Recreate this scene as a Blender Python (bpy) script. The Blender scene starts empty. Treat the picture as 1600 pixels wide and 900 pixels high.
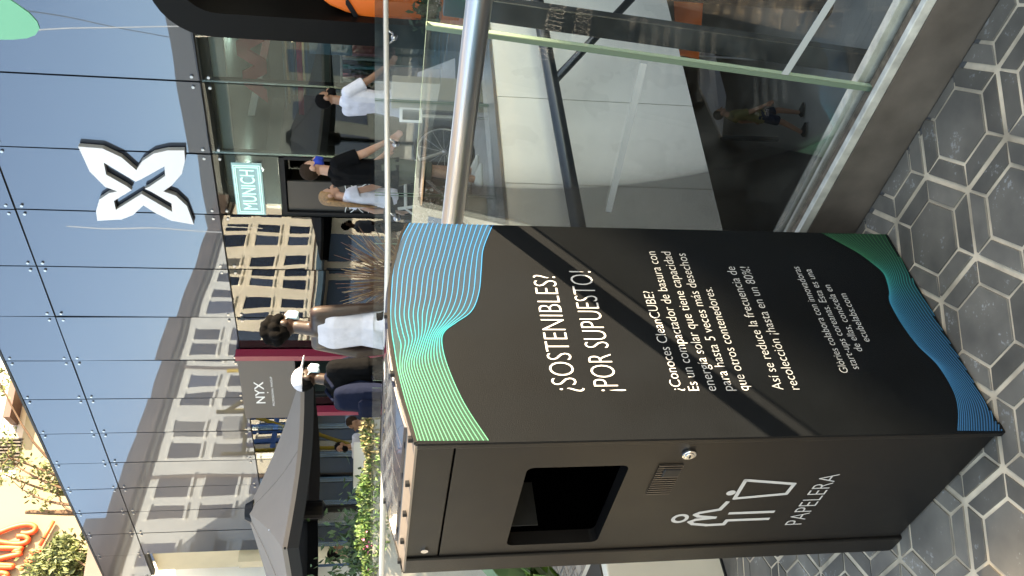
import bpy, bmesh, math, random
from mathutils import Vector, Matrix, Euler
random.seed(7)
S = bpy.context.scene
COL = S.collection
R = math.radians

# ---------------------------------------------------------------- camera, sky, sun, exposure
F, PITCH, ROLL, CAMH = 1342.0, R(10.07), R(0.62), 1.22
fwd = Vector((0, math.cos(PITCH), -math.sin(PITCH)))
up0 = Vector((0, math.sin(PITCH), math.cos(PITCH)))
r0 = Vector((1, 0, 0))
cr = r0*math.cos(ROLL) + up0*math.sin(ROLL)
cu = up0*math.cos(ROLL) - r0*math.sin(ROLL)
CAM = Vector((0, 0, CAMH))
cam_d = bpy.data.cameras.new('camera')
cam = bpy.data.objects.new('camera', cam_d); COL.objects.link(cam)
M = Matrix((-cu, cr, -fwd)).transposed().to_4x4(); M.translation = CAM     # phone held upright, picture stored on its side
cam.matrix_world = M
cam_d.sensor_fit = 'HORIZONTAL'; cam_d.sensor_width = 36; cam_d.lens = F/1600*36
cam_d.clip_start = 0.05; cam_d.clip_end = 2000
S.camera = cam

SUN_AZ, SUN_EL = 102.0, 27.0
w = bpy.data.worlds.new('World'); S.world = w; w.use_nodes = True
nt = w.node_tree
sky = nt.nodes.new('ShaderNodeTexSky'); sky.sky_type = 'NISHITA'; sky.sun_disc = False
sky.sun_elevation = R(SUN_EL); sky.sun_rotation = R(SUN_AZ); sky.air_density = 1.0; sky.dust_density = 0.8; sky.ozone_density = 1.5
bg = nt.nodes['Background']; bg.inputs['Strength'].default_value = 0.15
nt.links.new(sky.outputs[0], bg.inputs[0])
sd = bpy.data.lights.new('sun', 'SUN'); sd.energy = 4.5; sd.angle = R(0.5); sd.color = (1, .93, .83)
so = bpy.data.objects.new('sun', sd); COL.objects.link(so)
sdir = Vector((math.sin(R(SUN_AZ))*math.cos(R(SUN_EL)), math.cos(R(SUN_AZ))*math.cos(R(SUN_EL)), math.sin(R(SUN_EL))))
so.rotation_euler = sdir.to_track_quat('Z', 'Y').to_euler(); so.location = (20, -5, 20)
S.view_settings.view_transform = 'Standard'; S.view_settings.look = 'None'
S.view_settings.exposure = 2.55; S.view_settings.use_white_balance = True; S.view_settings.white_balance_temperature = 9200; S.view_settings.gamma = 1; S.view_settings.use_curve_mapping = False
S.cycles.max_bounces = 8; S.cycles.transparent_max_bounces = 24; S.cycles.glossy_bounces = 5
S.cycles.caustics_reflective = False

# ---------------------------------------------------------------- survey helpers: a sight line meets a real plane
def ray(x, y): return cr*(900-y-450) - cu*(x-800) + fwd*F
def ground(x, y, z=0.0):
    k = ray(x, y); return CAM + k*((z-CAMH)/k.z)
def onplane(x, y, p0, n):
    k = ray(x, y); return CAM + k*((p0-CAM).dot(n)/k.dot(n))
def atY(x, y, Y):
    k = ray(x, y); return CAM + k*(Y/k.y)
def dirv(az): return Vector((math.sin(R(az)), math.cos(R(az)), 0))
Z = Vector((0, 0, 1))

# ---------------------------------------------------------------- materials
def mat(name, col, rough=.6, metal=0, noise=0, nscale=20, bump=0, bscale=200, spec=.5, emit=None, coat=0):
    m = bpy.data.materials.new(name); m.use_nodes = True
    t = m.node_tree; b = t.nodes['Principled BSDF']
    c = (*col, 1)
    b.inputs['Base Color'].default_value = c; b.inputs['Roughness'].default_value = rough
    b.inputs['Metallic'].default_value = metal; b.inputs['Specular IOR Level'].default_value = spec
    b.inputs['Coat Weight'].default_value = coat
    tc = t.nodes.new('ShaderNodeTexCoord')
    if noise:
        n = t.nodes.new('ShaderNodeTexNoise'); n.inputs['Scale'].default_value = nscale; n.inputs['Detail'].default_value = 6
        t.links.new(tc.outputs['Object'], n.inputs['Vector'])
        r = t.nodes.new('ShaderNodeMapRange'); r.inputs[1].default_value = .3; r.inputs[2].default_value = .7
        r.inputs[3].default_value = 1-noise; r.inputs[4].default_value = 1+noise
        t.links.new(n.outputs[0], r.inputs[0])
        mx = t.nodes.new('ShaderNodeMix'); mx.data_type = 'RGBA'; mx.blend_type = 'MULTIPLY'; mx.inputs[0].default_value = 1
        mx.inputs[6].default_value = c
        cb = t.nodes.new('ShaderNodeCombineColor')
        for i in range(3): t.links.new(r.outputs[0], cb.inputs[i])
        t.links.new(cb.outputs[0], mx.inputs[7]); t.links.new(mx.outputs[2], b.inputs['Base Color'])
        r2 = t.nodes.new('ShaderNodeMapRange'); r2.inputs[3].default_value = max(0, rough-.12); r2.inputs[4].default_value = min(1, rough+.12)
        t.links.new(n.outputs[0], r2.inputs[0]); t.links.new(r2.outputs[0], b.inputs['Roughness'])
    if bump:
        n2 = t.nodes.new('ShaderNodeTexNoise'); n2.inputs['Scale'].default_value = bscale; n2.inputs['Detail'].default_value = 4
        t.links.new(tc.outputs['Object'], n2.inputs['Vector'])
        bp = t.nodes.new('ShaderNodeBump'); bp.inputs['Strength'].default_value = bump; bp.inputs['Distance'].default_value = .01
        t.links.new(n2.outputs[0], bp.inputs['Height']); t.links.new(bp.outputs[0], b.inputs['Normal'])
    if emit:
        b.inputs['Emission Color'].default_value = (*emit[0], 1); b.inputs['Emission Strength'].default_value = emit[1]
    return m
def glassmat(name, tint, base, k=1.0, rough=.0, refl=(1, 1, 1), wav=0, wscale=.6):
    m = bpy.data.materials.new(name); m.use_nodes = True
    t = m.node_tree; t.nodes.remove(t.nodes['Principled BSDF']); out = t.nodes['Material Output']
    tr = t.nodes.new('ShaderNodeBsdfTransparent'); tr.inputs[0].default_value = (*tint, 1)
    gl = t.nodes.new('ShaderNodeBsdfGlossy'); gl.inputs[0].default_value = (*refl, 1); gl.inputs['Roughness'].default_value = rough
    fr = t.nodes.new('ShaderNodeFresnel'); fr.inputs[0].default_value = 1.5
    ma = t.nodes.new('ShaderNodeMath'); ma.operation = 'MULTIPLY_ADD'; ma.inputs[1].default_value = k; ma.inputs[2].default_value = base
    ma.use_clamp = True
    t.links.new(fr.outputs[0], ma.inputs[0])
    mx = t.nodes.new('ShaderNodeMixShader')
    t.links.new(ma.outputs[0], mx.inputs[0]); t.links.new(tr.outputs[0], mx.inputs[1]); t.links.new(gl.outputs[0], mx.inputs[2])
    t.links.new(mx.outputs[0], out.inputs[0])
    if wav: wavy(t, gl, wav, wscale)
    return m
def wavy(t, node, wav, wscale):
    tc = t.nodes.new('ShaderNodeTexCoord'); n = t.nodes.new('ShaderNodeTexNoise')
    n.inputs['Scale'].default_value = wscale; n.inputs['Detail'].default_value = 1
    t.links.new(tc.outputs['Object'], n.inputs['Vector'])
    bp = t.nodes.new('ShaderNodeBump'); bp.inputs['Strength'].default_value = 1; bp.inputs['Distance'].default_value = wav
    t.links.new(n.outputs[0], bp.inputs['Height']); t.links.new(bp.outputs[0], node.inputs['Normal'])
def mirrormat(name, body, refl, fac, wav=.02, wscale=.7):
    m = bpy.data.materials.new(name); m.use_nodes = True
    t = m.node_tree; b = t.nodes['Principled BSDF']; out = t.nodes['Material Output']
    b.inputs['Base Color'].default_value = (*body, 1); b.inputs['Roughness'].default_value = .4
    gl = t.nodes.new('ShaderNodeBsdfGlossy'); gl.inputs[0].default_value = (*refl, 1); gl.inputs['Roughness'].default_value = .01
    mx = t.nodes.new('ShaderNodeMixShader'); mx.inputs[0].default_value = fac
    t.links.new(b.outputs[0], mx.inputs[1]); t.links.new(gl.outputs[0], mx.inputs[2]); t.links.new(mx.outputs[0], out.inputs[0])
    wavy(t, gl, wav, wscale)
    return m
def colattr_mat(name, rough=.45, bump=0):
    m = mat(name, (.1, .1, .1), rough, bump=bump, bscale=900, spec=.2)
    t = m.node_tree; a = t.nodes.new('ShaderNodeVertexColor'); a.layer_name = 'Col'
    t.links.new(a.outputs[0], t.nodes['Principled BSDF'].inputs['Base Color'])
    return m

# ---------------------------------------------------------------- mesh helpers
class MB:
    def __init__(s): s.v = []; s.f = []; s.mi = []; s.c = []
    def add(s, vs, fs, mi=0):
        o = len(s.v); s.v += [Vector(p) for p in vs]; s.f += [tuple(i+o for i in f) for f in fs]; s.mi += [mi]*len(fs); return s
    def box(s, c, ex, ey, ez, mi=0):       # centre and three half-extent vectors
        c = Vector(c); P = [c + ex*a + ey*b + ez*d for d in (-1, 1) for b in (-1, 1) for a in (-1, 1)]
        return s.add(P, [(0, 2, 3, 1), (4, 5, 7, 6), (0, 1, 5, 4), (2, 6, 7, 3), (0, 4, 6, 2), (1, 3, 7, 5)], mi)
    def bar(s, a, b, wv, hv, mi=0):        # box from a to b with half-width vectors
        a = Vector(a); b = Vector(b); return s.box((a+b)/2, (b-a)/2, wv, hv, mi)
    def aabox(s, lo, hi, mi=0):
        lo = Vector(lo); hi = Vector(hi); h = (hi-lo)/2
        return s.box((lo+hi)/2, Vector((h.x, 0, 0)), Vector((0, h.y, 0)), Vector((0, 0, h.z)), mi)
    def prism(s, poly, n, d, mi=0):        # polygon extruded by n*d
        P = [Vector(p) for p in poly]; k = len(P); Q = [p + n*d for p in P]
        return s.add(P+Q, [tuple(range(k))[::-1], tuple(range(k, 2*k))] + [(i, (i+1) % k, k+(i+1) % k, k+i) for i in range(k)], mi)
    def tube(s, pts, r, n=10, mi=0, cap=True):
        pts = [Vector(p) for p in pts]; rs = r if isinstance(r, (list, tuple)) else [r]*len(pts)
        o = len(s.v); prev = None
        for i, p in enumerate(pts):
            t = (pts[min(i+1, len(pts)-1)] - pts[max(i-1, 0)]).normalized()
            if prev is None: a = t.orthogonal().normalized()
            else: a = (prev - t*prev.dot(t)).normalized()
            prev = a; b = t.cross(a)
            s.v += [p + (a*math.cos(2*math.pi*k/n) + b*math.sin(2*math.pi*k/n))*rs[i] for k in range(n)]
        for i in range(len(pts)-1):
            for k in range(n):
                s.f.append((o+i*n+k, o+i*n+(k+1) % n, o+(i+1)*n+(k+1) % n, o+(i+1)*n+k)); s.mi.append(mi)
        if cap:
            s.f.append(tuple(o+k for k in range(n))[::-1]); s.f.append(tuple(o+(len(pts)-1)*n+k for k in range(n))); s.mi += [mi, mi]
        return s
    def disc(s, c, n, r, d, k=16, mi=0):
        a = n.orthogonal().normalized(); b = n.cross(a)
        return s.prism([c + (a*math.cos(2*math.pi*i/k) + b*math.sin(2*math.pi*i/k))*r for i in range(k)], n, d, mi)
    def torus(s, c, n, Rr, r, k=36, m=8, mi=0):
        a = n.orthogonal().normalized(); b = n.cross(a)
        pts = [c + (a*math.cos(2*math.pi*i/k) + b*math.sin(2*math.pi*i/k))*Rr for i in range(k)]
        o = len(s.v)
        for i, p in enumerate(pts):
            rad = (p-c).normalized()
            s.v += [p + (rad*math.cos(2*math.pi*j/m) + n*math.sin(2*math.pi*j/m))*r for j in range(m)]
        for i in range(k):
            for j in range(m):
                s.f.append((o+i*m+j, o+i*m+(j+1) % m, o+((i+1) % k)*m+(j+1) % m, o+((i+1) % k)*m+j)); s.mi.append(mi)
        return s
    def sphere(s, c, r, sc=(1, 1, 1), u=12, v=8, mi=0):
        o = len(s.v); c = Vector(c)
        for j in range(v+1):
            th = math.pi*j/v
            for i in range(u):
                ph = 2*math.pi*i/u
                s.v.append(c + Vector((r*sc[0]*math.sin(th)*math.cos(ph), r*sc[1]*math.sin(th)*math.sin(ph), r*sc[2]*math.cos(th))))
        for j in range(v):
            for i in range(u):
                s.f.append((o+j*u+i, o+j*u+(i+1) % u, o+(j+1)*u+(i+1) % u, o+(j+1)*u+i)); s.mi.append(mi)
        return s
    def quad(s, a, b, c, d, mi=0): return s.add([a, b, c, d], [(0, 1, 2, 3)], mi)
def tag(o, label=None, cat=None, group=None, kind=None):
    if label: o['label'] = label
    if cat: o['category'] = cat
    if group: o['group'] = group
    if kind: o['kind'] = kind
    return o
def wloc(o):
    v = Vector(o.location)
    while o.parent: o = o.parent; v += o.location
    return v
def finish(name, me, mats, parent=None, smooth=False, bevel=0, autosm=True):
    for m in (mats if isinstance(mats, (list, tuple)) else [mats]): me.materials.append(m)
    o = bpy.data.objects.new(name, me); COL.objects.link(o)
    if parent:
        o.parent = parent
    if smooth: me.shade_smooth()
    if bevel:
        b = o.modifiers.new('bevel', 'BEVEL'); b.width = bevel; b.segments = 2; b.limit_method = 'ANGLE'; b.angle_limit = R(40)
        b.harden_normals = False
    return o
def obj(name, mb, mats, parent=None, smooth=False, bevel=0, fixn=True):
    off = wloc(parent) if parent else Vector((0, 0, 0))
    me = bpy.data.meshes.new(name); me.from_pydata([p-off for p in mb.v], [], mb.f); me.polygons.foreach_set('material_index', mb.mi)
    if fixn:
        bm = bmesh.new(); bm.from_mesh(me); bmesh.ops.recalc_face_normals(bm, faces=bm.faces); bm.to_mesh(me); bm.free()
    me.update()
    return finish(name, me, mats, parent, smooth, bevel)
def smooth_angle(o, ang=40):
    me = o.data; me.shade_smooth()
    try: me.set_sharp_from_angle(angle=R(ang))
    except Exception: pass
    return o
def thing(name, label, cat, loc=(0, 0, 0), group=None):
    o = bpy.data.objects.new(name, None); COL.objects.link(o); o.location = loc; o.empty_display_size = .2
    return tag(o, label, cat, group)
def struct(name, mb, m, **k):
    return tag(obj(name, mb, m, **k), kind='structure')
def text_mesh(s, weight=0.0):
    cu_ = bpy.data.curves.new('lettering', 'FONT'); cu_.body = s; cu_.size = 1; cu_.offset = weight
    cu_.resolution_u = 4
    o = bpy.data.objects.new('lettering', cu_); COL.objects.link(o)
    dg = bpy.context.evaluated_depsgraph_get(); me = bpy.data.meshes.new_from_object(o.evaluated_get(dg))
    bpy.data.objects.remove(o); bpy.data.curves.remove(cu_)
    vs = [v.co.copy() for v in me.vertices]; fs = [tuple(p.vertices) for p in me.polygons]; bpy.data.meshes.remove(me)
    return vs, fs
_H = {}
def lettering(mb, s, origin, ex, ey, width, cap, weight=0.0, lift=None, mi=0):
    """the string set in the plane (ex, ey) from origin, fitted to a width and a capital height"""
    vs, fs = text_mesh(s, weight)
    if weight not in _H:
        hv, _ = text_mesh('H', weight); _H[weight] = (min(v.y for v in hv), max(v.y for v in hv))
    x0 = min(v.x for v in vs); x1 = max(v.x for v in vs); hh = _H[weight][1]-_H[weight][0]
    sx = width/(x1-x0); sy = cap/hh
    mb.add([origin + ex*((v.x-x0)*sx) + ey*((v.y)*sy) + (lift or Vector((0, 0, 0))) for v in vs], fs, mi)
    return mb
def catmull(P, n=8):
    P = [Vector(p) for p in P]; out = []
    for i in range(len(P)-1):
        p0 = P[max(i-1, 0)]; p1 = P[i]; p2 = P[i+1]; p3 = P[min(i+2, len(P)-1)]
        for k in range(n):
            t = k/n
            out.append(.5*((2*p1) + (p2-p0)*t + (2*p0-5*p1+4*p2-p3)*t*t + (3*p1-p0-3*p2+p3)*t**3))
    out.append(P[-1]); return out
def leaves(mb, fn, n, size, mi=0, flat=.5):
    for _ in range(n):
        c = fn(); s = size*random.uniform(.6, 1.3)
        q = Euler((random.uniform(0, 6.28), random.uniform(0, 6.28), random.uniform(0, 6.28))).to_matrix()
        a = q @ Vector((s, 0, 0)); b = q @ Vector((0, s*flat, 0)); n_ = q @ Vector((0, 0, s*.15))
        mb.add([c-a, c-b*.9+n_, c+a, c+b*.9+n_], [(0, 1, 2), (0, 2, 3)], mi)

# shared materials
m_white = mat('white_paint', (.78, .77, .74), .5)
m_black = mat('black_metal', (.008, .008, .009), .5, spec=.2)
m_steel = mat('brushed_steel', (.56, .56, .57), .34, 1)
m_steeldk = mat('worn_steel_skirt', (.20, .165, .14), .40, .55, noise=.25, nscale=9)
m_alu = mat('aluminium_channel', (.62, .59, .52), .5, .3, noise=.25, nscale=25)
m_glass = glassmat('balustrade_glass', (.97, .985, .975), .0, .55)
m_gedge = mat('green_glass_edge', (.23, .31, .235), .25)
m_cream = mat('cream_render', (.62, .52, .36), .85, noise=.05, nscale=3)
m_conc = mat('terrace_concrete', (.52, .50, .47), .7, noise=.10, nscale=6)
m_chrome = mat('chrome', (.75, .75, .75), .15, 1)

# ---------------------------------------------------------------- main lines of the place
A = ground(1575, 675)                       # bin corner nearest the camera
E1 = dirv(46.8); E2 = dirv(-43.2)           # bin axes: along the printed side, along the front
FP0 = ground(718, 91); FD = dirv(-43.3); FN = Vector((-math.cos(R(-43.3)), math.sin(R(-43.3)), 0))  # shopping centre facade
N0 = ground(1340, 355); _n1 = ground(1560, 0); ND = (_n1-N0).normalized(); NN = Vector((ND.y, -ND.x, 0))
if NN.y > 0: NN = -NN                       # near balustrade, NN towards the camera
GD = dirv(59.5); GN = Vector((GD.y, -GD.x, 0)); GC = Vector((.47, 6.42, 0))     # far edge of the opening, GN towards the camera
def fac(s, z, o=0): return FP0 + FD*s + FN*o + Z*z
def facpx(x, y, o=0):
    p = onplane(x, y, FP0+FN*o, FN); return (p-FP0).dot(FD), p.z

# ---------------------------------------------------------------- ground, paving, opening to the lower floor
NL = N0 - ND*1.0 - NN*.05; NR = N0 + ND*4.2 - NN*.05; GR = GC + GD*6.0; GL = GC - GD*.15
def sheet(name, outer, holes, z, m, kind='structure'):
    bm = bmesh.new(); ed = []
    for loop in [outer]+holes:
        vs = [bm.verts.new((p[0], p[1], z)) for p in loop]
        ed += [bm.edges.new((vs[i], vs[(i+1) % len(vs)])) for i in range(len(vs))]
    bmesh.ops.triangle_fill(bm, edges=ed, use_beauty=True)
    for f in bm.faces:
        if f.normal.z < 0: f.normal_flip()
    me = bpy.data.meshes.new(name); bm.to_mesh(me); bm.free()
    return tag(finish(name, me, m), kind=kind)
m_grout = mat('light_grout', (.62, .49, .34), .9, noise=.45, nscale=9)
m_ground = mat('plaza_ground', (.13, .123, .112), .85, noise=.1, nscale=2)
sheet('ground', [(-400, -400), (400, -400), (400, 400), (-400, 400)], [[NL, NR, GR, GL]], 0, m_ground)
# paving of hexagons: each cell an inner hexagon and six trapezoids of dark slate in pale grout
m_slate = bpy.data.materials.new('dark_slate'); m_slate.use_nodes = True
t = m_slate.node_tree; b = t.nodes['Principled BSDF']
tc = t.nodes.new('ShaderNodeTexCoord')
n1 = t.nodes.new('ShaderNodeTexNoise'); n1.inputs['Scale'].default_value = 7; n1.inputs['Detail'].default_value = 8
n2 = t.nodes.new('ShaderNodeTexNoise'); n2.inputs['Scale'].default_value = 130; n2.inputs['Detail'].default_value = 3
n3 = t.nodes.new('ShaderNodeTexNoise'); n3.inputs['Scale'].default_value = 14; n3.inputs['Detail'].default_value = 2
for n in (n1, n2, n3): t.links.new(tc.outputs['Object'], n.inputs['Vector'])
r1 = t.nodes.new('ShaderNodeValToRGB'); r1.color_ramp.elements[0].position = .3; r1.color_ramp.elements[1].position = .75
r1.color_ramp.elements[0].color = (.092, .081, .068, 1); r1.color_ramp.elements[1].color = (.225, .195, .155, 1)
t.links.new(n1.outputs[0], r1.inputs[0])
mu = t.nodes.new('ShaderNodeMath'); mu.operation = 'MULTIPLY'
t.links.new(n2.outputs[0], mu.inputs[0]); t.links.new(n3.outputs[0], mu.inputs[1])
r2 = t.nodes.new('ShaderNodeMapRange'); r2.inputs[1].default_value = .36; r2.inputs[2].default_value = .44; r2.inputs[4].default_value = .75
t.links.new(mu.outputs[0], r2.inputs[0])
mx = t.nodes.new('ShaderNodeMix'); mx.data_type = 'RGBA'; mx.inputs[7].default_value = (.34, .33, .305, 1)
t.links.new(r2.outputs[0], mx.inputs[0]); t.links.new(r1.outputs[0], mx.inputs[6]); t.links.new(mx.outputs[2], b.inputs['Base Color'])
gi = t.nodes.new('ShaderNodeNewGeometry'); ri_ = t.nodes.new('ShaderNodeMapRange'); ri_.inputs[3].default_value = .74; ri_.inputs[4].default_value = 1.28
t.links.new(gi.outputs['Random Per Island'], ri_.inputs[0])
n4 = t.nodes.new('ShaderNodeTexNoise'); n4.inputs['Scale'].default_value = 1.6; n4.inputs['Detail'].default_value = 5; t.links.new(tc.outputs['Object'], n4.inputs['Vector'])
r4 = t.nodes.new('ShaderNodeMapRange'); r4.inputs[1].default_value = .3; r4.inputs[2].default_value = .7; r4.inputs[3].default_value = .75; r4.inputs[4].default_value = 1.2; t.links.new(n4.outputs[0], r4.inputs[0])
m4 = t.nodes.new('ShaderNodeMath'); m4.operation = 'MULTIPLY'; t.links.new(ri_.outputs[0], m4.inputs[0]); t.links.new(r4.outputs[0], m4.inputs[1])
hs_ = t.nodes.new('ShaderNodeHueSaturation'); t.links.new(m4.outputs[0], hs_.inputs['Value']); t.links.new(mx.outputs[2], hs_.inputs['Color']); t.links.new(hs_.outputs[0], b.inputs['Base Color'])
b.inputs['Roughness'].default_value = .55; b.inputs['Specular IOR Level'].default_value = .3
bp = t.nodes.new('ShaderNodeBump'); bp.inputs['Strength'].default_value = .25; bp.inputs['Distance'].default_value = .004
t.links.new(n1.outputs[0], bp.inputs['Height']); t.links.new(bp.outputs[0], b.inputs['Normal'])
pv = MB()
AH, RI, TH = .1385, .083, R(11)
c0 = Vector((.118, 1.664, 0))
sp = AH*math.sqrt(3)
d1 = Vector((math.cos(TH+R(30)), math.sin(TH+R(30)), 0))*sp; d2 = Vector((math.cos(TH+R(90)), math.sin(TH+R(90)), 0))*sp
def nearside(p): return (p-N0).dot(NN) > .035 or ((p-N0).dot(ND) < -1.05 and (p-N0).dot(NN) > -.9 and p.x < -.45)
base_poly = []
for i in range(-32, 33):
    for j in range(-32, 33):
        c = c0 + d1*i + d2*j
        if c.length > 6.5 or c.y < -2.5: continue
        dN = (c-N0).dot(NN); sN = (c-N0).dot(ND)
        if dN < -.2 and sN > -1.15: continue
        cor = [c + Vector((math.cos(TH+R(60*k)), math.sin(TH+R(60*k)), 0))*AH for k in range(6)]
        inn = [c + Vector((math.cos(TH+R(60*k)), math.sin(TH+R(60*k)), 0))*RI for k in range(6)]
        polys = [inn] + [[inn[k], cor[k], cor[(k+1) % 6], inn[(k+1) % 6]] for k in range(6)]
        for q in polys:
            m_ = sum(q, Vector())/len(q)
            if not nearside(m_) and max((p-N0).dot(NN) for p in q) < .02: continue
            k = len(q); gap = .0043 + random.uniform(-.0006, .0008)
            # inset polygon by gap
            ins = []
            for a in range(k):
                p_, c_, n_ = q[a-1], q[a], q[(a+1) % k]
                u = (c_-p_).normalized(); v = (n_-c_).normalized()
                nu = Vector((-u.y, u.x, 0)); nv = Vector((-v.y, v.x, 0))
                if (m_-c_).dot(nu) < 0: nu = -nu
                if (m_-c_).dot(nv) < 0: nv = -nv
                gu = gap + (.0012 if (k == 4 and a == 2) else 0); gv = gap + (.0012 if (k == 4 and a == 1) else 0)
                den = 1 + nu.dot(nv)
                ins.append(c_ + (nu*gu + nv*gv)/max(den, .3))
            if (m_-N0).dot(ND) > -1.05:          # cut the tiles along the steel skirt
                cut = []
                for a in range(k):
                    p_, n_ = ins[a], ins[(a+1) % k]; dp = (p_-N0).dot(NN)-.009; dn = (n_-N0).dot(NN)-.009
                    if dp >= 0: cut.append(p_)
                    if dp*dn < 0: cut.append(p_.lerp(n_, dp/(dp-dn)))
                ins = cut; k = len(ins)
                if k < 3: continue
            z = .0045 + random.uniform(-.0012, .0012); tilt = random.uniform(-.004, .004), random.uniform(-.004, .004)
            top = [p + Z*(z + (p.x-m_.x)*tilt[0] + (p.y-m_.y)*tilt[1]) for p in ins]
            bot = [p + (p-m_).normalized()*.0012 for p in ins]
            pv.add(top+bot, [tuple(range(k))] + [(a, k+a, k+(a+1) % k, (a+1) % k) for a in range(k)], 0)
gp = [N0 - ND*1.05 + NN*.03, N0 + ND*4.2 + NN*.03]
gs = MB()
gpoly = [N0+ND*4.2+NN*.02, N0-ND*1.05+NN*.02, N0-ND*1.05-NN*.75, Vector((-1.3, 4.6, 0)), Vector((-6.5, 3.0, 0)), Vector((-6.5, -2.6, 0)), Vector((4, -2.6, 0))]
pv.add([p+Z*.0015 for p in gpoly], [tuple(range(7))], 1)
pv_o = struct('paving', pv, [m_slate, m_grout])
# terrace beyond the opening
tf = [GL-GD*.0-GN*.2, GR-GN*.2, GR+Vector((6, 3, 0)), fac(0, 0, -8), fac(22, 0, -3), Vector((-14, 12, 0)), Vector((-5, 6.5, 0))]
sheet('terrace_floor', [(p.x, p.y) for p in tf], [], .004, m_conc)
# lower floor seen through the opening
m_low = mat('lower_concrete', (.30, .295, .26), .45, noise=.15, nscale=2)
m_lowdk = mat('lower_dark_wall', (.045, .042, .04), .6, noise=.15, nscale=3)
LZ = -3.4
struct('lower_floor', MB().quad((-10, -4, LZ), (16, -4, LZ), (16, 22, LZ), (-10, 22, LZ)), m_low)
lw = MB()
pts = [NL, NR, GR+Vector((.6, 0, 0)), Vector((9, 15, 0)), Vector((-6, 15, 0)), Vector((-1.5, 6.2, 0))]
for i in range(len(pts)):
    if i in (2, 4): continue
    a, b_ = pts[i], pts[(i+1) % len(pts)]; dv = (b_-a).normalized(); nv = Vector((-dv.y, dv.x, 0))
    lw.bar(a+Z*(LZ/2-.02), b_+Z*(LZ/2-.02), nv*.02, Z*(-LZ/2-.02))
lw.aabox((-6, 6.9, -.33), (-.2, 15, -.08)); 
lw.prism([GC-GD*.6-GN*.35-Z*.33, GR-GN*.35-Z*.33, Vector((9, 15, -.33)), Vector((-6, 15, -.33)), Vector((-1.4, 7, -.33))], Z, .22)
struct('lower_walls', lw, m_lowdk)

# ---------------------------------------------------------------- white clad edge of the opening
m_clad = mat('white_cladding', (.86, .80, .68), .30, noise=.05, nscale=2, coat=.2)
fw = thing('clad_parapet', 'low white panelled wall edging the opening below the far glass railing', 'wall', GC+Z*-1.6)
core = MB().bar(GC-GD*.1-GN*.15-Z*.74, GR-GN*.15-Z*.74, GN*.13, Z*.83); obj('wall_core', core, m_lowdk, fw)
cuts = [-.12, .40, 1.30, 2.2, 3.1, 4.0, 4.9, 6.0]
for a, b_ in zip(cuts[:-1], cuts[1:]):
    obj('panel', MB().bar(GC+GD*(a+.004)-Z*.75, GC+GD*(b_-.004)-Z*.75, GN*.012, Z*.86), m_clad, fw, bevel=.002)
obj('coping', MB().bar(GC-GD*.12-GN*.14+Z*.125, GR-GN*.14+Z*.125, GN*.16, Z*.013), m_steel, fw)
# steel frame inside the opening
m_navy = mat('dark_blue_steel', (.010, .014, .017), .35, 0, noise=.2, nscale=12, coat=.4)
tr = thing('steel_truss', 'dark blue steel tube with slanting brace crossing the opening behind the near glass', 'steel frame', GC+GN*.4-Z*.3)
obj('beam', MB().tube([GC+GN*.4-GD*1.0-Z*.335, GC+GN*.4+GD*5.5-Z*.115], .055, 20), m_navy, tr, smooth=True)
obj('brace', MB().tube([GC+GN*.4+GD*1.10-Z*.26, GC+GN*.4+GD*3.2-Z*1.9], .034, 16), m_navy, tr, smooth=True)

# ---------------------------------------------------------------- near glass balustrade
LEAN = .131/.95
nb = thing('glass_balustrade', 'near glass railing with thick steel handrail meeting the black waste bin', 'railing', N0)
LV = (Z - NN*LEAN).normalized()                # the panes lean outwards
sS = .385
def pane(parent, s0, s1, z0, z1, o, lv, name='glass_pane'):
    b0 = N0 + ND*s0 + Z*z0 + NN*o; b1 = N0 + ND*s1 + Z*z0 + NN*o; h = lv*((z1-z0)/lv.z); tck = NN*.006
    P = [b0-tck, b1-tck, b1+tck, b0+tck]; Q = [p+h for p in P]
    mb = MB().add(P+Q, [(0, 1, 5, 4), (2, 3, 7, 6)], 0).add(P+Q, [(1, 2, 6, 5), (3, 0, 4, 7), (4, 5, 6, 7), (0, 3, 2, 1)], 1)
    return obj(name, mb, [m_glass, m_gedge], parent)
OP = -.035
p_a = pane(nb, -.95, sS-.006, .13, 1.09, OP, LV)
p_b = pane(nb, sS+.006, 1.75, .13, 1.09, OP, LV)
p_c = pane(nb, 1.765, 3.1, .13, 1.09, OP, LV)
def dusty(m, amt):        # fingerprints and dried rain on the panes
    t = m.node_tree; out = t.nodes['Material Output']; src = out.inputs[0].links[0].from_socket
    tc = t.nodes.new('ShaderNodeTexCoord'); n = t.nodes.new('ShaderNodeTexNoise'); n.inputs['Scale'].default_value = 5; n.inputs['Detail'].default_value = 9; n.inputs['Roughness'].default_value = .7
    t.links.new(tc.outputs['Object'], n.inputs[0])
    r = t.nodes.new('ShaderNodeMapRange'); r.inputs[1].default_value = .45; r.inputs[2].default_value = .8; r.inputs[4].default_value = amt; t.links.new(n.outputs[0], r.inputs[0])
    d = t.nodes.new('ShaderNodeBsdfDiffuse'); d.inputs[0].default_value = (.55, .54, .5, 1); mx = t.nodes.new('ShaderNodeMixShader')
    t.links.new(r.outputs[0], mx.inputs[0]); t.links.new(src, mx.inputs[1]); t.links.new(d.outputs[0], mx.inputs[2]); t.links.new(mx.outputs[0], out.inputs[0])
dusty(m_glass, .07)
m_film = glassmat('clear_film', (.55, .56, .54), .12, .6, .25)
m_pane_line = mat('line_grey', (.42, .43, .41), .5)
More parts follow.
